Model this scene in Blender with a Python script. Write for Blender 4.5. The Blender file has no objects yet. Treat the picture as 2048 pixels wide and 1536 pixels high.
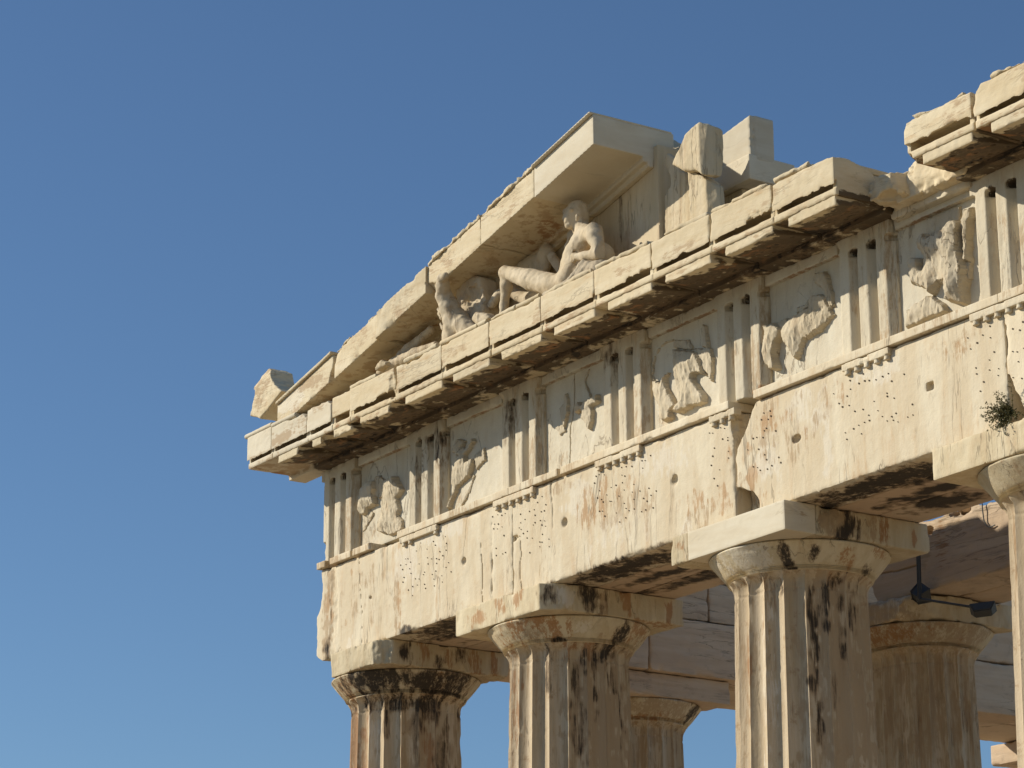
import bpy, bmesh, math, random
import numpy as np
import openvdb
from mathutils import Vector, Matrix, noise as mnoise

# ------------------------------------------------------------------ camera, world, sun, exposure
S = bpy.context.scene
CAM = np.array([31.6362, -17.9712, 4.6644]); YAW, PITCH, ROLL, FPX = 0.984656, 0.297872, -0.005751, 5585.16

def _basis():
    cy, sy = math.cos(YAW), math.sin(YAW); cp, sp = math.cos(PITCH), math.sin(PITCH)
    f = np.array([-sy*cp, cy*cp, sp]); r = np.array([cy, sy, 0.0]); u = np.cross(r, f)
    cr, sr = math.cos(ROLL), math.sin(ROLL)
    return r*cr+u*sr, -r*sr+u*cr, f
_R, _U, _F = _basis()

def P(u, v, y):
    """survey helper: the point of the depth plane y=const measured at this spot of the photograph"""
    d = _R*(u-1024)/FPX - _U*(v-768)/FPX + _F
    return CAM + d*((y-CAM[1])/d[1])

cd = bpy.data.cameras.new("camera"); cam = bpy.data.objects.new("camera", cd)
S.collection.objects.link(cam); S.camera = cam
cd.sensor_width = 36.0; cd.lens = 36.0*FPX/2048.0; cd.clip_start = 0.1; cd.clip_end = 6000
m = Matrix(((_R[0], _U[0], -_F[0], CAM[0]), (_R[1], _U[1], -_F[1], CAM[1]), (_R[2], _U[2], -_F[2], CAM[2]), (0, 0, 0, 1)))
cam.matrix_world = m

SUN_EL = math.radians(28.3); SUN_AZ = math.atan2(-0.70, -0.72)      # azimuth clockwise from +Y: the sun stands front-left of the facade
sun_dir = Vector((math.sin(SUN_AZ)*math.cos(SUN_EL), math.cos(SUN_AZ)*math.cos(SUN_EL), math.sin(SUN_EL)))
W = bpy.data.worlds.new("World"); S.world = W; W.use_nodes = True
nt = W.node_tree; bg = nt.nodes['Background']
sky = nt.nodes.new('ShaderNodeTexSky'); sky.sky_type = 'NISHITA'; sky.sun_disc = False
sky.sun_elevation = SUN_EL; sky.sun_rotation = SUN_AZ; sky.altitude = 150; sky.air_density = 1.0; sky.dust_density = 0.0; sky.ozone_density = 4.0
tint = nt.nodes.new('ShaderNodeMix'); tint.data_type = 'RGBA'; tint.blend_type = 'MULTIPLY'; tint.inputs[0].default_value = 1
nt.links.new(sky.outputs[0], tint.inputs[6]); tint.inputs[7].default_value = (.91, 1.0, 1.07, 1)
nt.links.new(tint.outputs[2], bg.inputs[0]); bg.inputs[1].default_value = 0.088
sl = bpy.data.lights.new("sun", 'SUN'); sl.energy = 5.0; sl.angle = math.radians(0.53); sl.color = (1.0, 0.925, 0.79)
so = bpy.data.objects.new("sun", sl); S.collection.objects.link(so); so.location = (0, -40, 60)
so.rotation_euler = sun_dir.to_track_quat('Z', 'Y').to_euler()
S.view_settings.view_transform = 'Standard'; S.view_settings.look = 'None'; S.view_settings.gamma = 1
S.view_settings.exposure = 0.0
S.cycles.max_bounces = 8; S.cycles.diffuse_bounces = 5

# ------------------------------------------------------------------ materials
def N(t, typ, **kw):
    n = t.nodes.new(typ)
    for k, v in kw.items(): setattr(n, k, v)
    return n

def marble(name, a=(0.58, 0.495, 0.345), b=(0.68, 0.605, 0.455), patina=(0.46, 0.33, 0.195), pat=0.45, bed=(1.2, 1.2, 7.0),
           bump=0.55, rust=(0.33, 0.165, 0.07), speck=0.5, grain=30.0, vein_amt=.55):
    m = bpy.data.materials.new(name); m.use_nodes = True; t = m.node_tree; L = t.links.new
    bs = t.nodes['Principled BSDF']; bs.inputs['Roughness'].default_value = 0.78
    bs.inputs['Specular IOR Level'].default_value = 0.25
    tc = N(t, 'ShaderNodeTexCoord'); co = tc.outputs['Object']
    oi = N(t, 'ShaderNodeObjectInfo')
    def noise(scale, vec=co, det=5, rough=.6, dist=0.0):
        n = N(t, 'ShaderNodeTexNoise'); n.inputs['Scale'].default_value = scale; n.inputs['Detail'].default_value = det
        n.inputs['Roughness'].default_value = rough; n.inputs['Distortion'].default_value = dist; L(vec, n.inputs['Vector']); return n.outputs['Fac']
    def ramp(fac, lo, hi):
        r = N(t, 'ShaderNodeMapRange', interpolation_type='SMOOTHSTEP'); r.inputs['From Min'].default_value = lo; r.inputs['From Max'].default_value = hi
        L(fac, r.inputs['Value']); return r.outputs['Result']
    def mix(f, c1, c2):
        x = N(t, 'ShaderNodeMix', data_type='RGBA')
        if hasattr(f, 'node'): L(f, x.inputs['Factor'])
        else: x.inputs['Factor'].default_value = f
        for c, k in ((c1, 6), (c2, 7)):
            if hasattr(c, 'node'): L(c, x.inputs[k])
            else: x.inputs[k].default_value = (*c, 1)
        return x.outputs[2]
    def math_(op, x, y):
        n = N(t, 'ShaderNodeMath', operation=op)
        for k, v in enumerate((x, y)):
            if hasattr(v, 'node'): L(v, n.inputs[k])
            else: n.inputs[k].default_value = v
        return n.outputs[0]
    def attr(nm):
        n = N(t, 'ShaderNodeAttribute', attribute_name=nm); return n.outputs['Fac']
    mp = N(t, 'ShaderNodeMapping'); mp.inputs['Scale'].default_value = bed; L(co, mp.inputs['Vector'])
    # every block is shifted in the pattern so the veins do not run on across the joints
    off = N(t, 'ShaderNodeVectorMath', operation='SCALE'); off.inputs[0].default_value = (37.0, 11.0, 53.0); L(oi.outputs['Random'], off.inputs['Scale'])
    L(off.outputs[0], mp.inputs['Location'])
    n1 = noise(0.9, det=4); n2 = noise(1.0, mp.outputs[0], det=7, rough=.62, dist=.4); n3 = noise(2.6, mp.outputs[0], det=6, rough=.65); n4 = noise(5.0, det=8, rough=.7); n5 = noise(grain, det=4, rough=.7)
    col = mix(ramp(n2, .35, .68), a, b)
    col = mix(math_('MULTIPLY', math_('MULTIPLY', ramp(n3, .50, .72), ramp(n1, .34, .62)), pat*1.6), col, patina)
    col = mix(math_('MULTIPLY', ramp(n4, .56, .70), pat*.8), col, patina)
    # pores and grey lichen flecks
    col = mix(math_('MULTIPLY', ramp(n5, .62, .80), speck*.5), col, (0.20, 0.165, 0.12))
    # hairline cracks and veins along the bedding
    n7 = noise(.8, mp.outputs[0], det=5, rough=.55, dist=.6)
    vein = math_('MULTIPLY', ramp(math_('ABSOLUTE', math_('SUBTRACT', n7, .5), 0), .012, .002), ramp(n1, .42, .60))
    col = mix(math_('MULTIPLY', vein, vein_amt), col, (.17, .125, .08))
    n6 = noise(7.0, mp.outputs[0], det=7, rough=.72)
    wob = math_('MULTIPLY', math_('SUBTRACT', n4, .5), 1.0)
    wob2 = math_('ADD', math_('MULTIPLY', math_('SUBTRACT', n3, .5), 1.4), math_('MULTIPLY', math_('SUBTRACT', n6, .5), 2.4))
    def stain(c, nm, colr, amount=1.0, lo=.34, hi=.74, halo=None):
        f = math_('ADD', math_('ADD', attr(nm), wob), wob2)
        gate = ramp(attr(nm), .0, .35)
        if halo: c = mix(math_('MULTIPLY', math_('MULTIPLY', ramp(f, .05, .55), gate), .75), c, halo)
        return mix(math_('MULTIPLY', math_('MULTIPLY', ramp(f, lo, hi), gate), amount), c, colr)
    col = stain(col, 'pale', (0.71, 0.65, 0.53), .55)
    col = stain(col, 'tan', (0.40, 0.285, 0.165), .8)
    col = stain(col, 'soot', (0.085, 0.058, 0.032), .95, .12, .62)  # soffit and glyph-head darkening, crust and painted shade in one
    col = stain(col, 'rust', rust, .72)
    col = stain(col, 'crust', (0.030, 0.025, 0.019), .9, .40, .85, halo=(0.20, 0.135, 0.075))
    val = N(t, 'ShaderNodeHueSaturation'); L(col, val.inputs['Color'])
    L(math_('ADD', math_('MULTIPLY', oi.outputs['Random'], .16), .92), val.inputs['Value'])
    L(val.outputs[0], bs.inputs['Base Color'])
    bp = N(t, 'ShaderNodeBump'); bp.inputs['Strength'].default_value = bump; bp.inputs['Distance'].default_value = .02
    hsum = math_('ADD', math_('MULTIPLY', n5, .35), math_('ADD', math_('MULTIPLY', n4, .8), math_('MULTIPLY', n3, .5)))
    hsum = math_('SUBTRACT', hsum, math_('MULTIPLY', vein, .5)); L(hsum, bp.inputs['Height']); L(bp.outputs[0], bs.inputs['Normal'])
    return m

def plain(name, col, rough=.7, metal=0.0, var=.25, scale=8):
    m = bpy.data.materials.new(name); m.use_nodes = True; t = m.node_tree; bs = t.nodes['Principled BSDF']
    bs.inputs['Roughness'].default_value = rough; bs.inputs['Metallic'].default_value = metal
    tc = N(t, 'ShaderNodeTexCoord'); n = N(t, 'ShaderNodeTexNoise'); n.inputs['Scale'].default_value = scale; n.inputs['Detail'].default_value = 6
    t.links.new(tc.outputs['Object'], n.inputs['Vector'])
    x = N(t, 'ShaderNodeMix', data_type='RGBA'); t.links.new(n.outputs['Fac'], x.inputs['Factor'])
    x.inputs[6].default_value = (*[c*(1-var) for c in col], 1); x.inputs[7].default_value = (*[c*(1+var) for c in col], 1)
    t.links.new(x.outputs[2], bs.inputs['Base Color']); return m

M_ARCH = marble('marble_architrave', a=(.60, .495, .335), b=(.68, .595, .435), patina=(.54, .385, .225), bed=(3.2, 3.2, .55), pat=.62, rust=(.44, .27, .135))
M_FRIEZE = marble('marble_frieze', a=(.53, .455, .325), b=(.62, .55, .41), bed=(4.5, 4.5, .7), pat=.45, speck=.7)
M_METOPE = marble('marble_metope', a=(.56, .495, .37), b=(.63, .575, .45), bed=(3, 3, 1.0), pat=.18, speck=.4)
M_RELIEF = marble('marble_relief', a=(.50, .42, .29), b=(.57, .49, .355), bed=(3, 3, 1.5), pat=.35, speck=.6)
M_CORN = marble('marble_cornice', a=(.55, .448, .282), b=(.635, .542, .372), patina=(.50, .35, .19), bed=(1.0, 1.0, 5.0), pat=.5, bump=.42, vein_amt=.28)
M_NEW = marble('marble_restored', a=(.575, .495, .355), b=(.635, .57, .435), patina=(.49, .40, .25), bed=(1.0, 1.0, 4.0), pat=.25, speck=.2, bump=.16, vein_amt=.22)
M_COL = marble('marble_column', a=(.46, .355, .22), b=(.59, .48, .33), patina=(.33, .21, .11), bed=(7.0, 7.0, .5), pat=1.05, speck=.8)
M_CAP = marble('marble_capital', a=(.52, .42, .26), b=(.62, .53, .36), rust=(.34, .16, .055), bed=(5.0, 5.0, .9), pat=.4, speck=.5)
M_STAT = marble('marble_statue', a=(.50, .405, .265), b=(.585, .49, .345), patina=(.37, .27, .16), bed=(3, 3, 2), pat=.6, speck=.8, bump=.4)
M_TYMP = marble('marble_tympanum', a=(.53, .43, .27), b=(.61, .51, .345), bed=(5.0, 5.0, .5), pat=.45, speck=.3)
M_INNER = marble('marble_inner', a=(.54, .40, .265), b=(.61, .48, .335), patina=(.33, .25, .18), bed=(.6, .6, 6.5), pat=.5, speck=.4)
M_CLOTH = marble('marble_drapery', a=(.40, .325, .22), b=(.49, .41, .29), patina=(.27, .20, .125), bed=(3, 3, 2), pat=.7, speck=.9, bump=.4)
M_HOLE_SHADE = plain('hole_shade', (.12, .085, .052), .95)  # even dark tone standing for shade in the dowel holes
M_METAL = plain('painted_steel', (.05, .052, .047), .55)
M_LEAF = plain('leaf_olive', (.12, .11, .038), .6, var=.45)
M_TWIG = plain('twig', (.12, .085, .045), .8)

# ------------------------------------------------------------------ object helpers
def link(o, parent=None):
    S.collection.objects.link(o)
    if parent is not None: o.parent = parent
    return o
def thing(name, label, cat, group=None, loc=(0, 0, 0)):
    o = link(bpy.data.objects.new(name, None)); o.location = loc; o.empty_display_size = .2
    o['label'] = label; o['category'] = cat
    if group: o['group'] = group
    return o
def node(name, parent, label=None):
    o = link(bpy.data.objects.new(name, None), parent); o.empty_display_size = .1
    if label: o['label'] = label
    return o
def tag(o, label, cat, group=None):
    o['label'] = label; o['category'] = cat
    if group: o['group'] = group
    return o
def mesh_from(name, co, faces, mat, parent=None, smooth=True, angle=40, attrs=None):
    """faces: (n,4) or (n,3) int array, or list of such arrays"""
    me = bpy.data.meshes.new(name)
    if isinstance(faces, np.ndarray): faces = [faces]
    co = np.ascontiguousarray(co, np.float32)
    idx = np.concatenate([f.reshape(-1) for f in faces]).astype(np.int32)
    tot = np.concatenate([np.full(len(f), f.shape[1]) for f in faces]).astype(np.int32)
    st = np.concatenate([[0], np.cumsum(tot)[:-1]]).astype(np.int32)
    me.vertices.add(len(co)); me.vertices.foreach_set('co', co.ravel())
    me.loops.add(len(idx)); me.loops.foreach_set('vertex_index', idx)
    me.polygons.add(len(tot)); me.polygons.foreach_set('loop_start', st)
    me.update(calc_edges=True); me.validate()
    if smooth:
        me.polygons.foreach_set('use_smooth', np.ones(len(me.polygons), bool)); 
        if angle: me.set_sharp_from_angle(angle=math.radians(angle))
    for k, v in (attrs or {}).items():
        at = me.attributes.new(k, 'FLOAT', 'POINT'); at.data.foreach_set('value', np.ascontiguousarray(v, np.float32))
    me.materials.append(mat)
    return link(bpy.data.objects.new(name, me), parent)

# ------------------------------------------------------------------ implicit-surface stone cutter
_rng = np.random.default_rng(11); _LAT = _rng.random((64, 64, 64), dtype=np.float32)*2-1
class Grid:
    def __init__(s, lo, hi, vox):
        s.v = vox; s.lo = np.array(lo, float)-2.5*vox
        n = np.ceil((np.array(hi)+2.5*vox-s.lo)/vox).astype(int)+1
        s.ax = [s.lo[k]+vox*np.arange(n[k]) for k in range(3)]; s.n = n
        s.X = s.ax[0][:, None, None].astype(np.float32); s.Y = s.ax[1][None, :, None].astype(np.float32); s.Z = s.ax[2][None, None, :].astype(np.float32)
    def noise(s, sc, seed=0, octv=1, rough=.5, lin=False):
        """separable lattice noise, about -1..1; sc is the feature size (number or 3-tuple)"""
        if not hasattr(sc, '__len__'): sc = (sc, sc, sc)
        out = 0; amp = 1; tot = 0
        r = np.random.default_rng(seed+1000)
        for o in range(octv):
            of = r.random(3)*50+100; idx = []; fr = []
            for k in range(3):
                t = s.ax[k]/sc[k]*(2**o)+of[k]; i = np.floor(t).astype(int); f = t-i
                idx.append(i); fr.append((f if lin else f*f*(3-2*f)).astype(np.float32))
            A = _LAT
            i0, i1 = idx[0] % 64, (idx[0]+1) % 64; f = fr[0][:, None, None]
            A = A[i0]*(1-f)+A[i1]*f
            i0, i1 = idx[1] % 64, (idx[1]+1) % 64; f = fr[1][None, :, None]
            A = A[:, i0]*(1-f)+A[:, i1]*f
            i0, i1 = idx[2] % 64, (idx[2]+1) % 64; f = fr[2][None, None, :]
            A = A[:, :, i0]*(1-f)+A[:, :, i1]*f
            out = out+A*amp; tot += amp; amp *= rough
        return out/tot*1.6
def sd_box(G, lo, hi):
    q = [np.maximum(lo[k]-A, A-hi[k]) for k, A in enumerate((G.X, G.Y, G.Z))]
    d = np.maximum(np.maximum(q[0], q[1]), q[2])
    mn = np.minimum(np.minimum(q[0], q[1]), q[2])
    return d, q[0]+q[1]+q[2]-d-mn           # distance, second nearest face
def chip(G, d, s2, amt, r, seed, thr=.0, size=.16):
    if amt <= 0: return d
    n = G.noise(size, seed, 3, .6)
    return d + amt*np.clip(n-thr, 0, 1.2)*np.exp(-(s2/r)**2)
def bites(G, d, lo, hi, n, sd, r0=.03, r1=.10, front=True):
    """n scooped flakes knocked off the arrises of a box"""
    r = random.Random(sd); lo = np.array(lo, float); hi = np.array(hi, float); c0 = (lo+hi)/2
    for k in range(n):
        ax = r.choice((0, 0, 0, 2) if front else (0, 1, 2)); p = c0.copy(); nr = np.zeros(3)
        for q in range(3):
            if q == ax: p[q] = r.uniform(lo[q], hi[q])
            else:
                sgn = -1 if (q == 1 and front) else r.choice((-1, 1))
                p[q] = lo[q] if sgn < 0 else hi[q]; nr[q] = sgn
        R_ = r.uniform(r0, r1)*(.62 if r.random() < .7 else 1.0); p = p+nr/np.linalg.norm(nr)*R_*r.uniform(.45, .85)
        el = np.ones(3); el[ax] = r.uniform(2.0, 6.0); m = R_*1.2
        sl = []
        for q in range(3):
            i0 = np.searchsorted(G.ax[q], p[q]-m*el[q]); i1 = np.searchsorted(G.ax[q], p[q]+m*el[q]); sl.append(slice(i0, max(i1, i0+1)))
        X, Y, Z = G.X[sl[0]]-p[0], G.Y[:, sl[1]]-p[1], G.Z[:, :, sl[2]]-p[2]
        if 0 in (X.size, Y.size, Z.size): continue
        f = (np.sqrt((X/el[0])**2+(Y/el[1])**2+(Z/el[2])**2)-R_)
        ph = [r.uniform(0, 6) for _ in range(3)]
        f = f+.10*R_*(np.sin(X*23+ph[0])+np.sin(Y*41+ph[1])+np.sin(Z*33+ph[2]))
        d[tuple(sl)] = np.maximum(d[tuple(sl)], -f)
    return d
def sd_poly(px, pz, pts):
    """2-D polygon distance on open arrays px (n,1), pz (1,m)"""
    pts = np.asarray(pts, float); n = len(pts); d = None; s = None
    for i in range(n):
        a, b = pts[i], pts[i-1]; e = b-a
        wx, wz = px-a[0], pz-a[1]
        t = np.clip((wx*e[0]+wz*e[1])/(e@e+1e-12), 0, 1)
        dd = (wx-e[0]*t)**2+(wz-e[1]*t)**2
        c1 = pz >= a[1]; c2 = pz < b[1]; c3 = e[0]*wz > e[1]*wx
        fl = np.where((c1 & c2 & c3) | (~c1 & ~c2 & ~c3), -1, 1)
        d = dd if d is None else np.minimum(d, dd); s = fl if s is None else s*fl
    return s*np.sqrt(d)
def sphere(G, c, r): 
    r = np.broadcast_to(r, (3,)); m = r.min()
    return (np.sqrt(((G.X-c[0])/r[0])**2+((G.Y-c[1])/r[1])**2+((G.Z-c[2])/r[2])**2)-1)*m
def plane(G, p, n):
    n = np.array(n, float); n /= np.linalg.norm(n)
    return (G.X-p[0])*n[0]+(G.Y-p[1])*n[1]+(G.Z-p[2])*n[2]
def polygonise(name, G, d, mat, parent, angle=40, attrs=None):
    d = np.clip(np.broadcast_to(d, G.n), -3*G.v, 3*G.v).astype(np.float32)
    # close the solid at the border of its grid
    d = d.copy(); bg_ = 3*G.v
    d[0] = d[-1] = bg_; d[:, 0] = d[:, -1] = bg_; d[:, :, 0] = d[:, :, -1] = bg_
    g = openvdb.FloatGrid(bg_); g.copyFromArray(np.ascontiguousarray(d)); 
    pts, quads = g.convertToQuads(0.0)
    co = pts*G.v+G.lo
    # outward winding: test one quad area sum against the field gradient through signed volume
    q = quads.astype(np.int64)
    p0, p1, p2 = co[q[:, 0]], co[q[:, 1]], co[q[:, 2]]
    c0 = co.mean(0); vol = np.einsum('ij,ij->', p0-c0, np.cross(p1-c0, p2-c0))
    if vol < 0: quads = quads[:, ::-1]
    at = attrs(co) if attrs else None
    return mesh_from(name, co, np.ascontiguousarray(quads), mat, parent, True, angle, at)

def pnoise(V, sc, sd=0):
    """lattice noise at scattered points"""
    T = V/sc+np.random.default_rng(sd+500).random(3)*50+100; i = np.floor(T).astype(int); f = T-i; f = f*f*(3-2*f); out = 0
    for a in (0, 1):
        for b in (0, 1):
            for c in (0, 1):
                w = (f[:, 0] if a else 1-f[:, 0])*(f[:, 1] if b else 1-f[:, 1])*(f[:, 2] if c else 1-f[:, 2])
                out = out+w*_LAT[(i[:, 0]+a) % 64, (i[:, 1]+b) % 64, (i[:, 2]+c) % 64]
    return out*1.5
def ell(V, lst):
    """stain field: strongest of soft ellipsoids (cx,cy,cz, rx,ry,rz, amount), frayed by noise"""
    out = np.zeros(len(V), np.float32)
    if not len(lst): return out
    jit = .32*pnoise(V, .16, 1)+.26*pnoise(V, .06, 2)
    for cx, cy, cz, rx, ry, rz, a in lst:
        q = np.sqrt(((V[:, 0]-cx)/rx)**2+((V[:, 1]-cy)/ry)**2+((V[:, 2]-cz)/rz)**2)
        out = np.maximum(out, a*np.clip(1.5-q-jit, 0, 1))
    return out
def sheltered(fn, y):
    """keeps crust and painted shade to the underside, behind the front face"""
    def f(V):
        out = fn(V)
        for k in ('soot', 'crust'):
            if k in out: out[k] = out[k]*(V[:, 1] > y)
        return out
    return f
def stains(**kw):
    return lambda V: {k: ell(V, v) for k, v in kw.items()}

_seed = [0]
def seed():
    _seed[0] += 1; return _seed[0]*7
def block(name, lo, hi, mat, parent, vox=.016, chp=.05, r=.06, thr=.1, rough=.004, cuts=(), attrs=None, size=.16, label=None, gap=.002, bedding=None, angle=40, nb=None):
    lo = np.array(lo, float)+gap; hi = np.array(hi, float)-gap
    G = Grid(lo, hi, vox); sd = seed(); d, s2 = sd_box(G, lo, hi)
    d = chip(G, d, s2, chp*.6, r, sd, thr+.1, size*1.3)
    L3 = hi-lo; n_b = nb if nb is not None else (int(4+5*max(L3)) if chp > .015 else 0)
    d = np.array(np.broadcast_to(d, G.n), np.float32)
    if n_b: d = bites(G, d, lo, hi, n_b, sd, .025, .03+chp)
    d = d + rough*(G.noise(.09, sd+1, 2)+.6*np.abs(G.noise(.045, sd+2, 2)))
    if bedding: d = d + bedding[0]*np.abs(G.noise(bedding[1], sd+3, 2))
    for c in cuts: d = np.maximum(d, c(G, sd))
    o = polygonise(name, G, d, mat, parent, angle, attrs)
    if label: o['label'] = label
    return o
def cut_plane(p, n, rgh=.03, sz=.14):           # removes the side the normal points to, leaving a broken face
    return lambda G, sd: plane(G, p, n)+rgh*G.noise(sz, sd+5, 3, .55, True)
def cut_ball(c, r, rgh=.02, sz=.08):
    return lambda G, sd: -(sphere(G, c, r)+rgh*G.noise(sz, sd+6, 3))
def cut_box(lo, hi):
    return lambda G, sd: -sd_box(G, lo, hi)[0]
def prism(name, pts, y0, y1, mat, parent, vox=.016, rnd=.015, rough=.012, sz=.12, cuts=(), attrs=None, label=None, bulge=0, angle=40, ridge=0):
    pts = np.asarray(pts, float); lo = (pts[:, 0].min(), y0, pts[:, 1].min()); hi = (pts[:, 0].max(), y1, pts[:, 1].max())
    G = Grid(np.array(lo)-.03, np.array(hi)+.03, vox); sd = seed()
    d2 = sd_poly(G.ax[0][:, None], G.ax[2][None, :], pts)[:, None, :]
    yc, h = (y0+y1)/2, (y1-y0)/2
    dy = np.abs(G.Y-yc)-h + (bulge*np.clip(1+d2/.25, 0, 1)**2 if bulge else 0)
    d = np.maximum(d2, dy); s2 = np.minimum(d2, dy)
    if rnd: d = np.where((d2 > -rnd) & (dy > -rnd), np.sqrt(np.maximum(d2+rnd, 0)**2+np.maximum(dy+rnd, 0)**2)-rnd, d)
    d = d+rough*G.noise(sz, sd, 4, .6)
    for c in cuts: d = np.maximum(d, c(G, sd))
    o = polygonise(name, G, d, mat, parent, angle, attrs)
    if label: o['label'] = label
    return o
def px(lst, y):                                     # list of photo spots -> (x,z) outline on the plane y
    return [(lambda p: (p[0], p[2]))(P(u, v, y)) for u, v in lst]
def zoomed(lst, ox, oy, s): return [(ox+u*s, oy+v*s) for u, v in lst]

class Body:
    """smooth union of tapered limbs"""
    def __init__(s, lo, hi, vox):
        s.G = Grid(lo, hi, vox); s.d = np.full(s.G.n, 1.0, np.float32)
    def limb(s, a, b, ra, rb, k=.05, sub=False):
        a = np.asarray(a, float); b = np.asarray(b, float); G = s.G; m = max(ra, rb)+k+3*G.v
        sl = []
        for q in range(3):
            i0 = np.searchsorted(G.ax[q], min(a[q], b[q])-m); i1 = np.searchsorted(G.ax[q], max(a[q], b[q])+m); sl.append(slice(max(i0, 0), max(i1, 1)))
        X, Y, Z = G.X[sl[0]], G.Y[:, sl[1]], G.Z[:, :, sl[2]]; e = b-a
        t = np.clip(((X-a[0])*e[0]+(Y-a[1])*e[1]+(Z-a[2])*e[2])/(e@e+1e-9), 0, 1)
        f = np.sqrt((X-a[0]-e[0]*t)**2+(Y-a[1]-e[1]*t)**2+(Z-a[2]-e[2]*t)**2)-(ra+(rb-ra)*t)
        sl = tuple(sl); g = s.d[sl]
        if sub: h = np.clip(k-np.abs(g+f), 0, None)/k; s.d[sl] = np.maximum(g, -f)+h*h*k*.25
        else: h = np.clip(k-np.abs(g-f), 0, None)/k; s.d[sl] = np.minimum(g, f)-h*h*k*.25
    def ball(s, c, r, k=.05, sub=False): s.limb(c, np.asarray(c, float)+[0, 0, 1e-4], r, r, k, sub)
    def chain(s, pts, rs, k=.05, sub=False):
        for i in range(len(pts)-1): s.limb(pts[i], pts[i+1], rs[i], rs[i+1], k, sub)
    def build(s, name, mat, parent, rough=.004, sz=.05, attrs=None):
        return polygonise(name, s.G, s.d+rough*s.G.noise(sz, seed(), 3), mat, parent, 60, attrs)

rnd = random.Random(5)
TEMPLE = thing('ancient_temple', 'ruined marble Doric temple corner with fluted columns, carved frieze and broken pediment', 'temple')

# ------------------------------------------------------------------ ground
def smooth(a, b, x):
    t = np.clip((x-a)/(b-a), 0, 1); return t*t*(3-2*t)
def make_ground():
    n = 160; t = np.linspace(-1, 1, n); xs = 15+np.sign(t)*(np.abs(t)**2.2)*900; ys = 20+np.sign(t)*(np.abs(t)**2.2)*900
    XX, YY = np.meshgrid(xs, ys, indexing='ij')
    dist = np.sqrt(np.maximum(np.maximum(-XX, XX-31), 0)**2+np.maximum(np.maximum(-YY, YY-69), 0)**2)
    Zg = 2.9*smooth(6, 19, dist)*(1-smooth(60, 160, dist)) - 25*smooth(120, 500, dist)
    rg = np.array([mnoise.noise(Vector((x*.15, y*.15, 3)))*.25+mnoise.noise(Vector((x*.6, y*.6, 1)))*.08 for x, y in zip(XX.ravel(), YY.ravel())]).reshape(XX.shape)
    Zg = Zg+rg*smooth(2, 8, dist)
    i = np.arange(n*n).reshape(n, n); f = np.stack([i[:-1, :-1], i[1:, :-1], i[1:, 1:], i[:-1, 1:]], -1).reshape(-1, 4)
    M = plain('dusty_rock_ground', (.29, .23, .155), .95, var=.3, scale=.5)
    o = mesh_from('ground', np.stack([XX, YY, Zg], -1).reshape(-1, 3), f, M, None, True, 0); o['kind'] = 'structure'
make_ground()
def slab(name, lo, hi, mat, parent, bev=.02):
    bm = bmesh.new(); bmesh.ops.create_cube(bm, size=1)
    for v in bm.verts: v.co = Vector([lo[k]+(v.co[k]+.5)*(hi[k]-lo[k]) for k in range(3)])
    bmesh.ops.bevel(bm, geom=bm.edges[:], offset=bev, segments=2, affect='EDGES', profile=.6)
    me = bpy.data.meshes.new(name); bm.to_mesh(me); bm.free(); me.materials.append(mat); return link(bpy.data.objects.new(name, me), TEMPLE)
for k in range(3):
    e = .9-.35*k
    slab('platform_step', (-e-.3, -e-.2, -.2 if k == 0 else .523*k+.002), (31.2+e, 69.5+e, .523*(k+1)), M_INNER, TEMPLE, .02)

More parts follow.
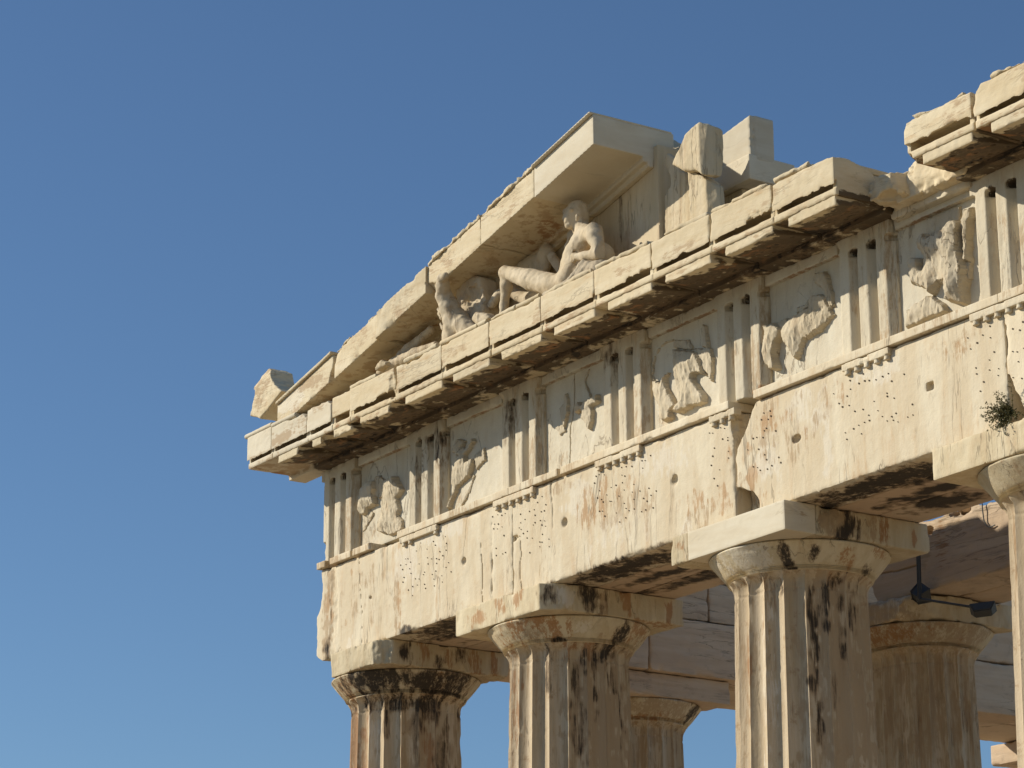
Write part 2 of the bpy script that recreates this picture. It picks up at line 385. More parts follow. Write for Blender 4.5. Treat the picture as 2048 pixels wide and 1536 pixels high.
# ------------------------------------------------------------------ columns
ZA = 12.0                                               # underside of the architrave
def lathe_column(parent, cx, cy, ztop, zbase, R, mats, face=0.0, shaft_st=None, cap_st=None, seed_=1, fine=True, neck=True, wear=1.0):
    """fluted shaft with necking, and capital; heights measured down from the abacus underside (ztop)"""
    rng = np.random.default_rng(seed_)
    NF = 20; per = 14 if fine else 8; na = NF*per
    zs = [ztop-.27]; z = ztop-.27
    while z > ztop-.62: z -= .012; zs.append(z)
    lim = ztop-2.4
    while z > lim: z -= .022 if fine else .05; zs.append(z)
    while z > zbase: z -= .8; zs.append(max(z, zbase))
    zs = np.array(zs); th = np.arange(na)/na*2*np.pi
    T, Zz = np.meshgrid(th, zs)
    dz = ztop-Zz
    Rz = R*(1+.0235*np.clip(dz-.45, 0, None)/1.0) if False else R+(.955*R*.30)*np.clip(dz-.4, 0, None)/10.0
    Rz = Rz+.05*np.exp(-((dz-.27)/.07)**2)
    ph = (T/(2*np.pi)*NF) % 1; prof = 1-(2*ph-1)**2
    dep = .066*R/.72*np.clip((dz-.285)/.07, 0, 1)**.5
    r = Rz-dep*prof
    # necking groove
    if neck:
        for g in (.455, .468): r = r-.010*np.exp(-((dz-g)/.006)**2)
    # drum joint
    for g in (1.30, 3.1, 4.9, 6.7, 8.4): r = r-.004*np.exp(-((dz-g)/.012)**2)
    # wear: broken arrises and surface erosion
    ns = np.empty(T.shape); nb = np.empty(T.shape)
    ox = rng.random()*100
    cxs, sxs = np.cos(th), np.sin(th)
    for i, zz in enumerate(zs):
        for j in range(na):
            ns[i, j] = mnoise.noise((cxs[j]*7+ox, sxs[j]*7, zz*3.5)); 
    nb = np.roll(ns, 7, 1)*.6+np.roll(ns, 3, 0)*.4
    arr = np.exp(-((np.minimum(ph, 1-ph))/.12)**2)
    r = r-wear*.038*arr*np.clip(ns-.24, 0, 1)-wear*.03*np.clip(nb-.34, 0, 1)+.0012*ns
    co = np.stack([cx+r*np.cos(T), cy+r*np.sin(T), Zz], -1).reshape(-1, 3)
    nz = len(zs); i = np.arange(nz*na).reshape(nz, na); ip = np.roll(i, -1, 1)
    f = np.stack([i[:-1], i[1:], ip[1:], ip[:-1]], -1).reshape(-1, 4)
    # stains given in (side -1..1 seen from the square before the facade, metres below abacus)
    def att(lst_dict, cyl):
        if not lst_dict: return None
        V = cyl; s = np.sin(V[0]); vis = np.cos(V[0]) > -.2; out = {}
        Q = np.stack([np.cos(V[0])*R, np.sin(V[0])*R, V[1]*.45], -1).reshape(-1, 3); jit = (.50*pnoise(Q, .12, 3)+.55*pnoise(Q, .04, 4)).reshape(V[0].shape)
        for k, lst in lst_dict.items():
            a = np.zeros(V[0].shape, np.float32)
            for s0, d0, rs, rd, am in lst:
                if k == 'crust': am = am*.88
                q = np.sqrt(((s-s0)/rs)**2+((V[1]-d0)/rd)**2); a = np.maximum(a, am*np.clip(1.5-q-jit, 0, 1)*vis)
            out[k] = a.ravel()
        return out
    sh = mesh_from('shaft', co, f, mats[0], parent, True, 35, att(shaft_st, (T-face, dz)))
    # capital
    rn, re = R+.055, R+.262
    prf = [(rn-.03, .285), (rn, .282), (rn+.016, .274), (rn+.004, .268), (rn+.022, .260), (rn+.008, .254), (rn+.030, .246), (rn+.015, .240), (rn+.034, .230)]
    for t in np.linspace(0, 1, 12)[1:]:
        prf.append((rn+.034+(re-rn-.034)*(t**.97), .230-.205*t**1.04))
    prf += [(re+.001, .017), (re-.006, .006), (re-.04, .001)]
    prf = np.array(prf); na2 = 160; th2 = np.arange(na2)/na2*2*np.pi
    T2, I = np.meshgrid(th2, np.arange(len(prf))); Rr = prf[:, 0][I]; D2 = prf[:, 1][I]
    nn = np.array([[mnoise.noise((math.cos(t)*4+ox, math.sin(t)*4, d*9)) for t in th2] for d in prf[:, 1]])
    edge = np.exp(-((D2-.03)/.05)**2); an = np.exp(-((D2-.26)/.03)**2)
    Rr = Rr-wear*(.05*edge*np.clip(nn-.2, 0, 1)+.05*an*np.clip(nn-.0, 0, 1))+.003*nn
    co2 = np.stack([cx+Rr*np.cos(T2), cy+Rr*np.sin(T2), ztop-D2], -1).reshape(-1, 3)
    i = np.arange(len(prf)*na2).reshape(len(prf), na2); ip = np.roll(i, -1, 1)
    f2 = np.stack([i[:-1], ip[:-1], ip[1:], i[1:]], -1).reshape(-1, 4)
    ec = mesh_from('echinus', co2, f2, mats[1], parent, True, 28, att(cap_st, (T2-face, D2)))
    return sh, ec

def facing(cx, cy): return math.atan2(CAM[1]-cy, CAM[0]-cx)
AH = .325; ZC = ZA-AH
def front_column(cx, cy, label, sst, cst, sd, abac, **kw):
    kw.setdefault('wear', .65)
    n = node('column', TEMPLE, label)
    lathe_column(n, cx, cy, ZC, 1.57, .715, (M_COL, M_CAP), facing(cx, cy), sst, cst, sd, **kw)
    abac(n)
    return n
HX = .985
# corner column: capital blackened, abacus with its outer corner gone
def ab1(n):
    block('abacus', (-.30, -.14, ZC), (1.72, 1.84, ZA), M_CAP, n, .016, .07, .07, .0, .004, size=.2,
          cuts=[cut_plane((.46, -.14, ZA), (-1, -.25, -.12), .012), cut_plane((1.66, -.02, ZA), (1, -1, .0), .03)],
          attrs=stains(rust=[(1.72, .5, 11.85, .1, .10, .2, .7), (1.72, .9, 11.85, .1, .07, .2, .6), (1.72, 1.3, 11.8, .1, .09, .3, .7), (1.72, 1.6, 11.8, .1, .06, .3, .7)],
                       crust=[(1.70, .25, 11.85, .12, .10, .12, .75), (1.7, .75, 11.75, .1, .1, .1, .5), (1.7, 1.05, 11.9, .1, .1, .1, .5)],
                       tan=[(1.0, 1.0, ZC, 1.2, 1.2, .03, .6)]))
front_column(.74, .848, 'corner column with crust-blackened capital',
             dict(crust=[(.1, .40, .75, .10, .8), (-.55, .36, .3, .08, .5), (.55, .55, .35, .22, .65), (-.35, .62, .06, .5, .7), (.7, 1.0, .15, .8, .55), (.2, .8, .06, .5, .5)],
                  rust=[(-.93, .9, .1, .6, .8), (-.8, 1.1, .08, .5, .7), (.45, .9, .12, .7, .6)], tan=[(.5, 1.0, .6, 1.3, 1.0), (-.2, .45, .4, .15, .6)], pale=[(-.6, .75, .12, .3, .7)]),  # tan: brown streaks, spread wide to deepen the column's shaded side
             dict(crust=[(-.25, .12, .50, .13, 1.0), (.2, .14, .35, .14, 1.0), (.72, .14, .16, .12, .85), (.45, .24, .5, .05, .8)], rust=[(-.85, .15, .12, .15, .8), (.45, .15, .07, .2, .7)],
                  tan=[(.6, .15, .4, .2, .7)]), 3, ab1, wear=1.3)
# second column: orange patches
def ab2(n):
    block('abacus', (3.50, -.14, ZC), (5.485, 1.84, ZA), M_CAP, n, .016, .06, .06, .05, .004, size=.2,
          cuts=[cut_plane((5.33, -.14, ZA), (1, -.55, .0), .02), cut_plane((5.485, 1.84, ZA-.15), (1, 1.2, .0), .01)],
          attrs=stains(rust=[(3.95, -.14, 11.83, .22, .2, .10, .75), (4.5, -.14, 11.88, .13, .2, .13, .8), (4.85, -.14, 11.9, .12, .2, .12, .85),
                             (5.48, 1.02, 11.86, .1, .09, .16, .95), (5.48, 1.62, 11.85, .1, .07, .14, .8), (5.4, 1.5, ZC, .2, .5, .03, .6)],
                       crust=[(5.48, .47, 11.86, .12, .15, .17, 1.0), (5.35, -.02, 11.83, .1, .09, .12, .7), (5.48, .72, 11.9, .1, .05, .12, .5)],
                       pale=[(5.44, .15, 11.86, .12, .14, .15, .9)], tan=[(5.48, .66, 11.84, .1, .10, .17, .8)]))
front_column(4.50, .848, 'column with orange patches on its capital',
             dict(crust=[(.66, .36, .11, .12, 1.0), (.70, .62, .07, .22, .85), (.86, 1.0, .05, .5, .8), (-.35, .65, .06, .4, .55), (.07, .75, .07, .35, .75), (.25, .5, .05, .1, .7), (.45, .7, .04, .4, .65), (.18, 1.35, .12, .4, .5)],
                  rust=[(.05, .36, .16, .09, .8), (.3, .37, .1, .08, .8), (-.9, .8, .08, .5, .6)],
                  tan=[(.3, 1.1, .4, 1.3, .9), (.7, 1.1, .35, 1.3, 1.1), (-.45, .8, .2, .5, .5)]),  # tan streaks, with shade painted in on the side away from the sun
             dict(rust=[(-.55, .06, .18, .06, .75), (-.22, .12, .14, .14, .85), (0.0, .15, .07, .12, .7), (-.75, .2, .16, .1, .5), (.9, .1, .12, .1, .6)],
                  crust=[(.72, .17, .05, .12, .95), (-.15, .26, .12, .03, .6)], tan=[(-.4, .14, .4, .16, .65), (.75, .25, .3, .06, .6)], pale=[(.15, .12, .12, .1, .7)]), 9, ab2)
# third column: abacus half renewed with clean marble
def ab3(n):
    cutr = [cut_plane((9.865, 1.84, ZA-.1), (1, 1.4, .3), .012)]
    block('abacus', (7.885, -.14, ZC), (9.865, 1.84, ZA), M_CAP, n, .016, .05, .06, .1, .004, cuts=[cut_box((8.20, -.3, ZC-.1), (10, .28, ZA+.1))] + cutr,
          attrs=stains(crust=[(9.86, .73, 11.86, .1, .07, .18, .9), (9.86, .62, 11.72, .1, .08, .08, .7), (9.86, .85, 11.8, .1, .04, .15, .6)],
                       rust=[(9.86, 1.2, 11.85, .1, .1, .16, .65), (9.86, 1.62, 11.83, .06, .03, .09, .95), (8.05, -.14, 11.87, .12, .1, .06, .6)],
                       tan=[(9.86, .6, 11.85, .1, .3, .2, .8), (9.86, 1.1, 11.85, .1, .2, .2, .6)]))
    block('abacus', (8.20, -.146, ZC), (9.865, .28, ZA), M_NEW, n, .016, .008, .03, .2, .0015, label='clean restored front half of the abacus',
          attrs=stains(tan=[(9.86, .1, 11.85, .1, .14, .1, .35)]))
front_column(8.885, .848, 'column with a clean restored piece in its abacus',
             dict(crust=[(.14, .52, .06, .12, .9), (.17, .95, .07, .22, 1.0), (.2, 1.15, .05, .2, .8), (.36, .62, .035, .17, .85), (.42, .62, .03, .15, .8), (.37, .86, .06, .07, .95), (.12, 1.5, .07, .07, .7), (.6, .75, .04, .3, .7), (.78, .7, .04, .35, .65), (.45, 1.6, .05, .3, .5), (-.3, .5, .05, .07, .6), (.2, 1.8, .06, .3, .5), (.55, .37, .06, .06, .7), (.85, .4, .06, .08, .65)],
                  tan=[(.60, 1.3, .55, 1.6, 1.1), (.9, 1.0, .2, 1.0, .9), (-.8, 1.3, .09, .7, .75), (.0, 1.2, .3, .15, .4)], rust=[(.5, .37, .12, .05, .6), (-.82, 1.2, .05, .6, .6)], pale=[(.27, 1.5, .05, .5, .7), (-.55, 1.5, .15, .8, .5)]),  # heavy tan: patina streaks plus painted shade on the unlit half
             dict(crust=[(-.17, .14, .07, .12, .95), (-.12, .22, .06, .03, .9), (.16, .12, .06, .09, 1.0), (-.1, .275, .07, .015, .8), (-.25, .08, .1, .03, .6), (.88, .24, .05, .05, .8)],
                  pale=[(-.55, .12, .3, .15, .8)], rust=[(.55, .15, .08, .08, .5), (.9, .06, .08, .05, .5)]), 17, ab3)
def ab4(n):
    block('abacus', (12.13, -.14, ZC), (14.12, 1.84, ZA), M_CAP, n, .018, .05, .06, .1, .004)
front_column(13.13, .848, 'near right column with a veined capital',
             dict(tan=[(-.5, 1.0, .2, .8, .6)], crust=[(-.75, .5, .04, .2, .5), (-.45, 1.0, .05, .4, .5)]), dict(rust=[(-.45, .15, .05, .14, .8), (-.28, .2, .05, .14, .7)], tan=[(-.3, .15, .3, .2, .5)]), 23, ab4)
def ab5(n): block('abacus', (16.43, -.14, ZC), (18.42, 1.84, ZA), M_CAP, n, .03, .05, .06, .1, .004)
front_column(17.42, .848, None, None, None, 29, ab5, fine=False)
# flank and porch columns
for k, yy in enumerate((4.50, 8.80, 13.1, 17.4)):
    n = node('column', TEMPLE, 'shaded column of the flank behind the front row' if k == 0 else None)
    lathe_column(n, .70, yy, ZC, 1.57, .715, (M_COL, M_CAP), facing(.7, yy), dict(tan=[(0, .8, 1, .6, .6)]),
                 dict(tan=[(.2, .15, .8, .2, .7)], rust=[(.1, .24, .5, .06, .5)], crust=[(.93, .13, .05, .12, .9)]), 31+k, fine=(k < 2))
    block('abacus', (-.28, yy-.99, ZC), (1.69, yy+.99, ZA), M_INNER, n, .025, .04, .05, .1, .004)

# ------------------------------------------------------------------ architrave
YB = 1.77
HOLES = {}
def dots(cx, x0, x1):
    out = []
    for j in range(8):
        z = 13.06-.085*j
        keep = rnd.uniform(.25, .7)
        for i in range(12):
            if rnd.random() > keep: continue
            x = cx-.56+.1*i+rnd.uniform(-.035, .035)+.015*j
            if x0 < x < x1: out.append((x, z+rnd.uniform(-.03, .03)))
    return out
TRI = [.277, 2.482, 4.642, 6.789, 8.947, 11.035, 13.105, 15.25, 17.4]; TW = .871
def hole_pegs(ob, pts, y=0.0):                          # dark raised pegs, coloured as the shade inside drilled dowel holes
    bm = bmesh.new(); bm.from_mesh(ob.data); ob.data.materials.append(M_HOLE_SHADE); k0 = len(bm.faces)
    for x, z in pts:
        r = rnd.uniform(.005, .0105)
        bmesh.ops.create_cone(bm, cap_ends=True, segments=7, radius1=r, radius2=r, depth=.06, matrix=Matrix.Translation((x, y+.024, z)) @ Matrix.Rotation(math.pi/2, 4, 'X'))
    bm.faces.ensure_lookup_table()
    for f in bm.faces[k0:]: f.material_index = 1; f.smooth = False
    bm.to_mesh(ob.data); bm.free()
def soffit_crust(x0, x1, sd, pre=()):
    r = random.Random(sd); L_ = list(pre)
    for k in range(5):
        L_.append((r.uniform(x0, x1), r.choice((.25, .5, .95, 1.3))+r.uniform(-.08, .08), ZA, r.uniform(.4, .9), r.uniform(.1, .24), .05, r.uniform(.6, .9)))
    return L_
def archi(x0, x1, cuts, st, label, missing=(), crust=(), reg=(), holecs=(), hr=(0, 1)):
    n = node('architrave_block', TEMPLE, label)
    st = dict(st); holes = [p for c in holecs for p in dots(TRI[c]+.05, hr[0], hr[1]) if not (x0 == 8.885 and p[0] < 9.35 and p[1] > 12.9)]; st['crust'] = list(st.get('crust', ()))+list(crust)
    ob = block('outer_beam', (x0, 0, ZA), (x1, .59, 13.235), M_ARCH, n, .0175, .05, .045, .12, .0022, cuts=cuts, attrs=stains(**st), size=.14)
    hole_pegs(ob, holes)
    block('inner_beam', (x0, .59, ZA), (x1, 1.17, 13.3), M_INNER, n, .03, .03, .04, .1, .003, attrs=stains(**st))
    block('inner_beam', (x0, 1.17, ZA), (x1, YB, 13.3), M_INNER, n, .03, .03, .04, .1, .003, attrs=stains(**st))
    xs = x0
    segs = []
    for a, b in list(missing)+[(x1, x1)]:
        if a > xs+.05: segs.append((xs, a))
        xs = max(xs, b)
    for a, b in segs:
        block('taenia', (a, -.062, 13.237), (b, .30, 13.335), M_ARCH, n, .0115, .020, .03, .3, .0015, size=.2, nb=3, attrs=stains(tan=[(rnd.uniform(a, b), -.05, 13.29, .4, .2, .2, .5)]))
    for c, a, b, gs in reg:
        a_, b_ = c-TW/2+a, c+TW/2-b
        d = regula(n, a_, b_, c, gs)
    return n
def regula(n, a, b, c, gs):
    G = Grid((a, -.06, 13.09), (b, .06, 13.237), .0085); sd = seed()
    d, s2 = sd_box(G, (a, -.052, 13.158), (b, .05, 13.235))
    d = chip(G, d, s2, .02, .03, sd, .3, .10)
    for k in gs:
        gx = c+(k-2.5)*.152
        rr = np.sqrt((G.X-gx)**2+(G.Y+.012)**2)-(.034+.12*(13.158-G.Z))
        cone = np.maximum(rr, np.maximum(13.113-G.Z, G.Z-13.17))
        d = np.minimum(d, cone+.002*G.noise(.04, sd+k, 1))
    return polygonise('regula', G, d+.002*G.noise(.05, sd, 2), M_ARCH, n, 40)
allg = range(6)
# left end block of the facade with its weathered outer edge
c1 = [cut_ball((1.227, -.01, 12.621), (.035, .07, .02), .004), cut_ball((3.472, 0, 12.651), .05, .008),
      cut_box((4.45, -.05, 12.66), (4.56, .05, 12.73)) if False else cut_ball((4.1, -.02, 12.5), (.02, .05, .5), .012)]
edge1 = lambda G, sd: (-.11-.08*np.sin((G.Z-12)*4.6)+.08*G.noise((.3, .3, .24), sd+9, 3, .55, True)+np.clip(12.12-G.Z, 0, 1)*1.1)-G.X
c1.append(edge1)
c1.append(lambda G, sd: -np.maximum(np.maximum(np.abs(G.X-.20-.06*G.noise((1, 1, .3), sd+2, 2)-.12*np.sin((G.Z-12.0)*2.6))-.10, np.abs(G.Y)-.014-.012*G.noise(.07, sd+4, 2)), np.abs(G.Z-12.62)-.6))   # eroded vertical band
c1.append(lambda G, sd: -np.maximum(np.abs(G.X-.98+.10*(G.Z-12.6)-.04*G.noise((.4, .4, .25), sd, 2))-.004, np.abs(G.Y)-.03))
c1.append(lambda G, sd: -np.maximum(np.maximum(np.abs(G.X-3.88+.04*(G.Z-12.6)-.03*G.noise((.4, .4, .18), sd+1, 2))-.008, np.abs(G.Y)-.03), np.abs(G.Z-12.4)-.4))
A1 = archi(-.18, 4.56, c1, dict(tan=[(.18, 0, 12.9, .12, .2, .35, .9), (.1, 0, 12.3, .12, .2, .3, .9), (1.9, 0, 12.3, .10, .2, .4, .7), (1.0, 0, 12.6, .8, .1, .4, .32), (1.3, 0, 12.9, .3, .1, .15, .45)],
            rust=[(.16, 0, 12.75, .1, .2, .25, .6), (1.95, 0, 12.35, .07, .2, .3, .65), (.62, -.0, 12.4, .05, .1, .06, .7), (.75, 0, 13.05, .06, .1, .05, .6)],
            pale=[(2.2, 0, 12.9, .4, .1, .3, .7), (.72, 0, 12.12, .12, .1, .1, 1.0), (3.0, 0, 13.1, .6, .1, .15, .7)], crust=[(2.1, 0, 12.03, .16, .2, .05, .8), (.12, 0, 12.15, .08, .2, .12, .6)]),
            'weathered left end architrave with an eroded edge', missing=[(-.18, -.09), (.13, .26), (.80, .86), (1.30, 1.98)],
            crust=soffit_crust(2.0, 3.6, 4, [(2.9, .3, ZA, .8, .25, .05, .9)]), reg=[(TRI[1], -.02, .0, (0, 1, 5)), ], holecs=(1, 2), hr=(0, 4.45))
A2x = 8.875
c2 = [cut_ball((5.649, 0, 12.67), .055, .01), cut_ball((7.794, 0, 12.694), .06, .012), cut_ball((4.60, -.01, 12.70), (.08, .06, .035), .01),
      cut_ball((7.1, .0, 12.0), (.9, .03, .03), .01),
      lambda G, sd: -np.maximum(np.maximum(np.abs(G.X-5.38+.10*(G.Z-12.9)+.03*G.noise((.4, .4, .3), sd, 2))-.02*np.clip((G.Z-12.6)*1.2, 0, 1), np.abs(G.Y)-.025), np.abs(G.Z-12.95)-.3),
      lambda G, sd: -np.maximum(np.maximum(np.abs(G.X-4.72-.03*G.noise((.4, .4, .2), sd+1, 2))-.008, np.abs(G.Y)-.03), np.abs(G.Z-12.3)-.35),
      cut_ball((A2x+.04, .02, 13.12), (.08, .25, .32), .02)]
A2 = archi(4.56, A2x, c2, dict(rust=[(6.4, 0, 12.9, .35, .1, .12, .55), (6.2, 0, 12.75, .25, .1, .2, .5), (6.9, 0, 12.85, .25, .1, .1, .5), (8.2, 0, 12.35, .25, .1, .12, .55), (8.6, 0, 12.25, .16, .1, .16, .65), (8.8, 0, 12.5, .05, .2, .3, .5)],
            tan=[(6.4, 0, 12.8, .5, .1, .35, .45), (7.1, 0, 12.5, .3, .1, .3, .4), (8.3, 0, 12.2, .4, .1, .2, .5), (5.7, 0, 13.1, .3, .1, .1, .5), (5.2, 0, 12.3, .1, .1, .3, .4), (6.6, .4, ZA, .9, .12, .03, .8)],
            pale=[(5.9, 0, 12.95, .3, .1, .25, .8), (7.6, 0, 13.0, .5, .1, .2, .7), (8.0, 0, 12.1, .09, .1, .12, 1.0), (6.7, 0, 12.3, .6, .1, .2, .5)]),
            'middle architrave with rows of small holes and orange patches', missing=[(5.60, 5.66)], crust=soffit_crust(5.5, 7.8, 8, [(6.4, .28, ZA, 1.0, .24, .05, 1.0), (6.9, .85, ZA, .9, .12, .05, .9), (7.2, 1.3, ZA, .7, .08, .05, .8)]),
            reg=[(TRI[2], 0, 0, allg), (TRI[3], 0, 0, allg), (TRI[4], .0, .42, (0, 1, 2))], holecs=(2, 3, 4), hr=(4.66, 8.8))
def gapcut(G, sd):      # lost upper and lower corner of the third block
    d2 = sd_poly(G.ax[0][:, None], G.ax[2][None, :], [(8.8, 13.4), (9.30, 13.4), (9.285, 13.24), (9.19, 13.12), (9.09, 12.965), (8.93, 12.79), (8.895, 12.70), (8.8, 12.70)])[:, None, :]
    return -(np.maximum(d2, np.abs(G.Y)-.55)+.012*G.noise(.08, sd, 2))
def gapcut2(G, sd):
    d2 = sd_poly(G.ax[0][:, None], G.ax[2][None, :], [(8.8, 12.38), (8.905, 12.38), (9.02, 12.30), (9.19, 12.25), (9.28, 12.12), (9.27, 11.9), (8.8, 11.9)])[:, None, :]
    return -(np.maximum(d2, np.abs(G.Y)-.2)+.02*G.noise(.1, sd, 3))
c3 = [gapcut, gapcut2, cut_ball((9.93, -.01, 12.66), (.07, .08, .05), .01), cut_box((11.945, -.1, 12.65), (12.055, .07, 12.735)), cut_ball((11.2, .0, ZA), (1.6, .05, .025), .012)]
A3x = 13.085
A3 = archi(8.885, A3x, c3, dict(rust=[(9.5, 0, 12.95, .30, .1, .10, .65), (9.7, 0, 12.9, .35, .1, .06, .6), (9.18, 0, 12.42, .10, .1, .18, .95), (9.15, 0, 12.75, .08, .1, .1, .6), (10.05, 0, 12.75, .08, .1, .14, .45), (10.6, 0, 13.0, .2, .1, .12, .5), (12.55, 0, 12.95, .25, .1, .1, .4), (9.35, 0, 12.15, .2, .1, .08, .45)],
            tan=[(9.6, 0, 12.85, .5, .1, .3, .55), (9.9, 0, 12.55, .3, .1, .2, .45), (10.4, 0, 13.0, .4, .1, .2, .4), (12.5, 0, 13.0, .3, .1, .15, .45), (9.05, .2, 12.3, .3, .3, .2, .7), (11.3, .5, ZA, 1.2, .1, .03, .9)],
            pale=[(10.1, 0, 12.95, .4, .1, .2, .8), (9.4, 0, 12.55, .3, .1, .25, .8), (10.4, 0, 12.4, .08, .1, .4, .7), (11.2, 0, 13.1, .5, .1, .15, .7)], crust=[(9.1, .1, 12.2, .12, .2, .08, .6)]),
            'right architrave with a broken upper left corner', missing=[(8.8, 9.30)],
            crust=soffit_crust(9.9, 12.1, 12, [(11.0, .3, ZA, 1.0, .22, .05, 1.0), (11.7, .45, ZA, .7, .3, .05, 1.0), (11.0, .95, ZA, .8, .16, .05, .9), (11.9, 1.2, ZA, .5, .08, .05, .9)]),
            reg=[(TRI[5], .15, 0, allg), (TRI[6], 0, .0, allg)], holecs=(4, 5, 6), hr=(9.05, 13.02))
def gap4(G, sd):
    d2 = sd_poly(G.ax[0][:, None], G.ax[2][None, :], [(13.0, 12.56), (13.11, 12.50), (13.22, 12.30), (13.31, 12.05), (13.3, 11.9), (13.0, 11.9)])[:, None, :]
    return -(np.maximum(d2, np.abs(G.Y)-.25)+.015*G.noise(.1, sd, 3))
A4 = archi(A3x, 17.45, [gap4], dict(), 'far right architrave beginning above the near column', reg=[(TRI[7], 0, 0, allg)], holecs=(6, 7), hr=(13.15, 17.3), crust=soffit_crust(14.1, 16.4, 5))
# ------------------------------------------------------------------ frieze: triglyphs and metopes
ZF, ZT = 13.337, 14.63
def triglyph(c, i, cuts=(), st=None):
    x0, x1 = c-TW/2, c+TW/2
    G = Grid((x0, .03, ZF), (x1, .60, ZT), .0115); sd = seed()
    d, s2 = sd_box(G, (x0, .04, ZF), (x1, .58, ZT))
    # glyphs: two whole and two half grooves, closed above by a curved head
    u = (G.X-x0)/TW
    depth = np.zeros_like(u)
    gw = TW/6*.98
    for gc, w in ((0, gw*.54), (1/3, gw*.54), (2/3, gw*.54), (1, gw*.54)):
        depth = np.maximum(depth, np.clip(1-np.abs(G.X-(x0+gc*TW))/w, 0, 1))
    depth = .084*np.clip(depth*1.06, 0, 1)
    zt = 14.475
    fade = np.clip((zt-G.Z+.12*(depth-.06))/.012, 0, 1)
    zb = 1
    head = np.clip((G.Z-14.40)/.03, 0, 1)*np.clip(depth/.016, 0, 1)*.11
    front = .04+(depth+head)*fade - G.Y
    d = np.maximum(d, front*.75)
    d = chip(G, d, s2, .03, .05, sd, .25, .2)
    d = bites(G, np.array(np.broadcast_to(d, G.n), np.float32), (x0, .04, ZF), (x1, .58, ZT), 7, sd, .02, .05)
    # worn arrises
    d = d+.008*np.clip(G.noise((.1, .1, .5), sd+2, 3, .5, True)-.25, 0, 1)*np.exp(-((G.Y-.04)/.04)**2)+.0012*G.noise(.05, sd+4, 2)
    for cc in cuts: d = np.maximum(d, cc(G, sd))
    s_ = dict(st or {}); s_['soot'] = [(x0+gc*TW, .17, 14.46, .09, .10, .05, 1.1) for gc in (1/3, 2/3)]  # grime plus shade painted under the curved glyph heads
    return polygonise('triglyph', G, d, M_FRIEZE, TEMPLE, 38, stains(**s_))
for i, c in enumerate(TRI[:8]):
    cu = []
    st = dict(tan=[(c+.3, .05, 13.6, .15, .1, .5, .55), (c+.4, .05, 14.2, .1, .2, .5, .5), (c-.1, .1, 14.0, .2, .1, .4, .35)])
    if i == 0:
        cu = [lambda G, sd: np.minimum(-.175+.02*G.noise(.15, sd, 2)-G.X, 1)+0*G.Y*G.Z,
              lambda G, sd: -(np.maximum(np.maximum(G.X+.03, G.Z-13.62), -2+0*G.Y)+.03*G.noise(.12, sd, 3))]
    if i == 1: st['crust'] = [(c+.33, .05, 14.3, .08, .2, .25, .45), (c-.2, .05, 14.1, .06, .2, .2, .35), (c+.1, .08, 14.4, .1, .1, .08, .4)]; cu = [cut_ball((c-.42, .0, 14.02), (.05, .15, .22), .03)]
    if i == 2: st['crust'] = [(c-.28, .06, 14.25, .12, .1, .3, .45), (c-.1, .1, 14.35, .08, .1, .2, .4)]; cu = [cut_ball((c-.4, .0, 14.5), (.1, .1, .12), .02)]
    if i == 3: st['crust'] = [(c-.25, .06, 14.45, .2, .1, .12, .4), (c-.2, .1, 14.3, .08, .1, .2, .35)]
    if i == 4: cu = [cut_ball((c+.38, .0, 13.33), (.12, .2, .07), .02)]; st['rust'] = [(c+.36, .06, 13.36, .1, .2, .06, .8)]
    if i == 5: cu = [cut_ball((c-.42, .0, 14.55), (.08, .1, .1), .02)]
    triglyph(c, i, cu, st)

Z5 = lambda L_: zoomed(L_, 1180, 480, .2604); Z4 = lambda L_: zoomed(L_, 1500, 350, .2676); Z6 = lambda L_: zoomed(L_, 860, 640, .2604); Z2 = lambda L_: zoomed(L_, 600, 880, .2474)
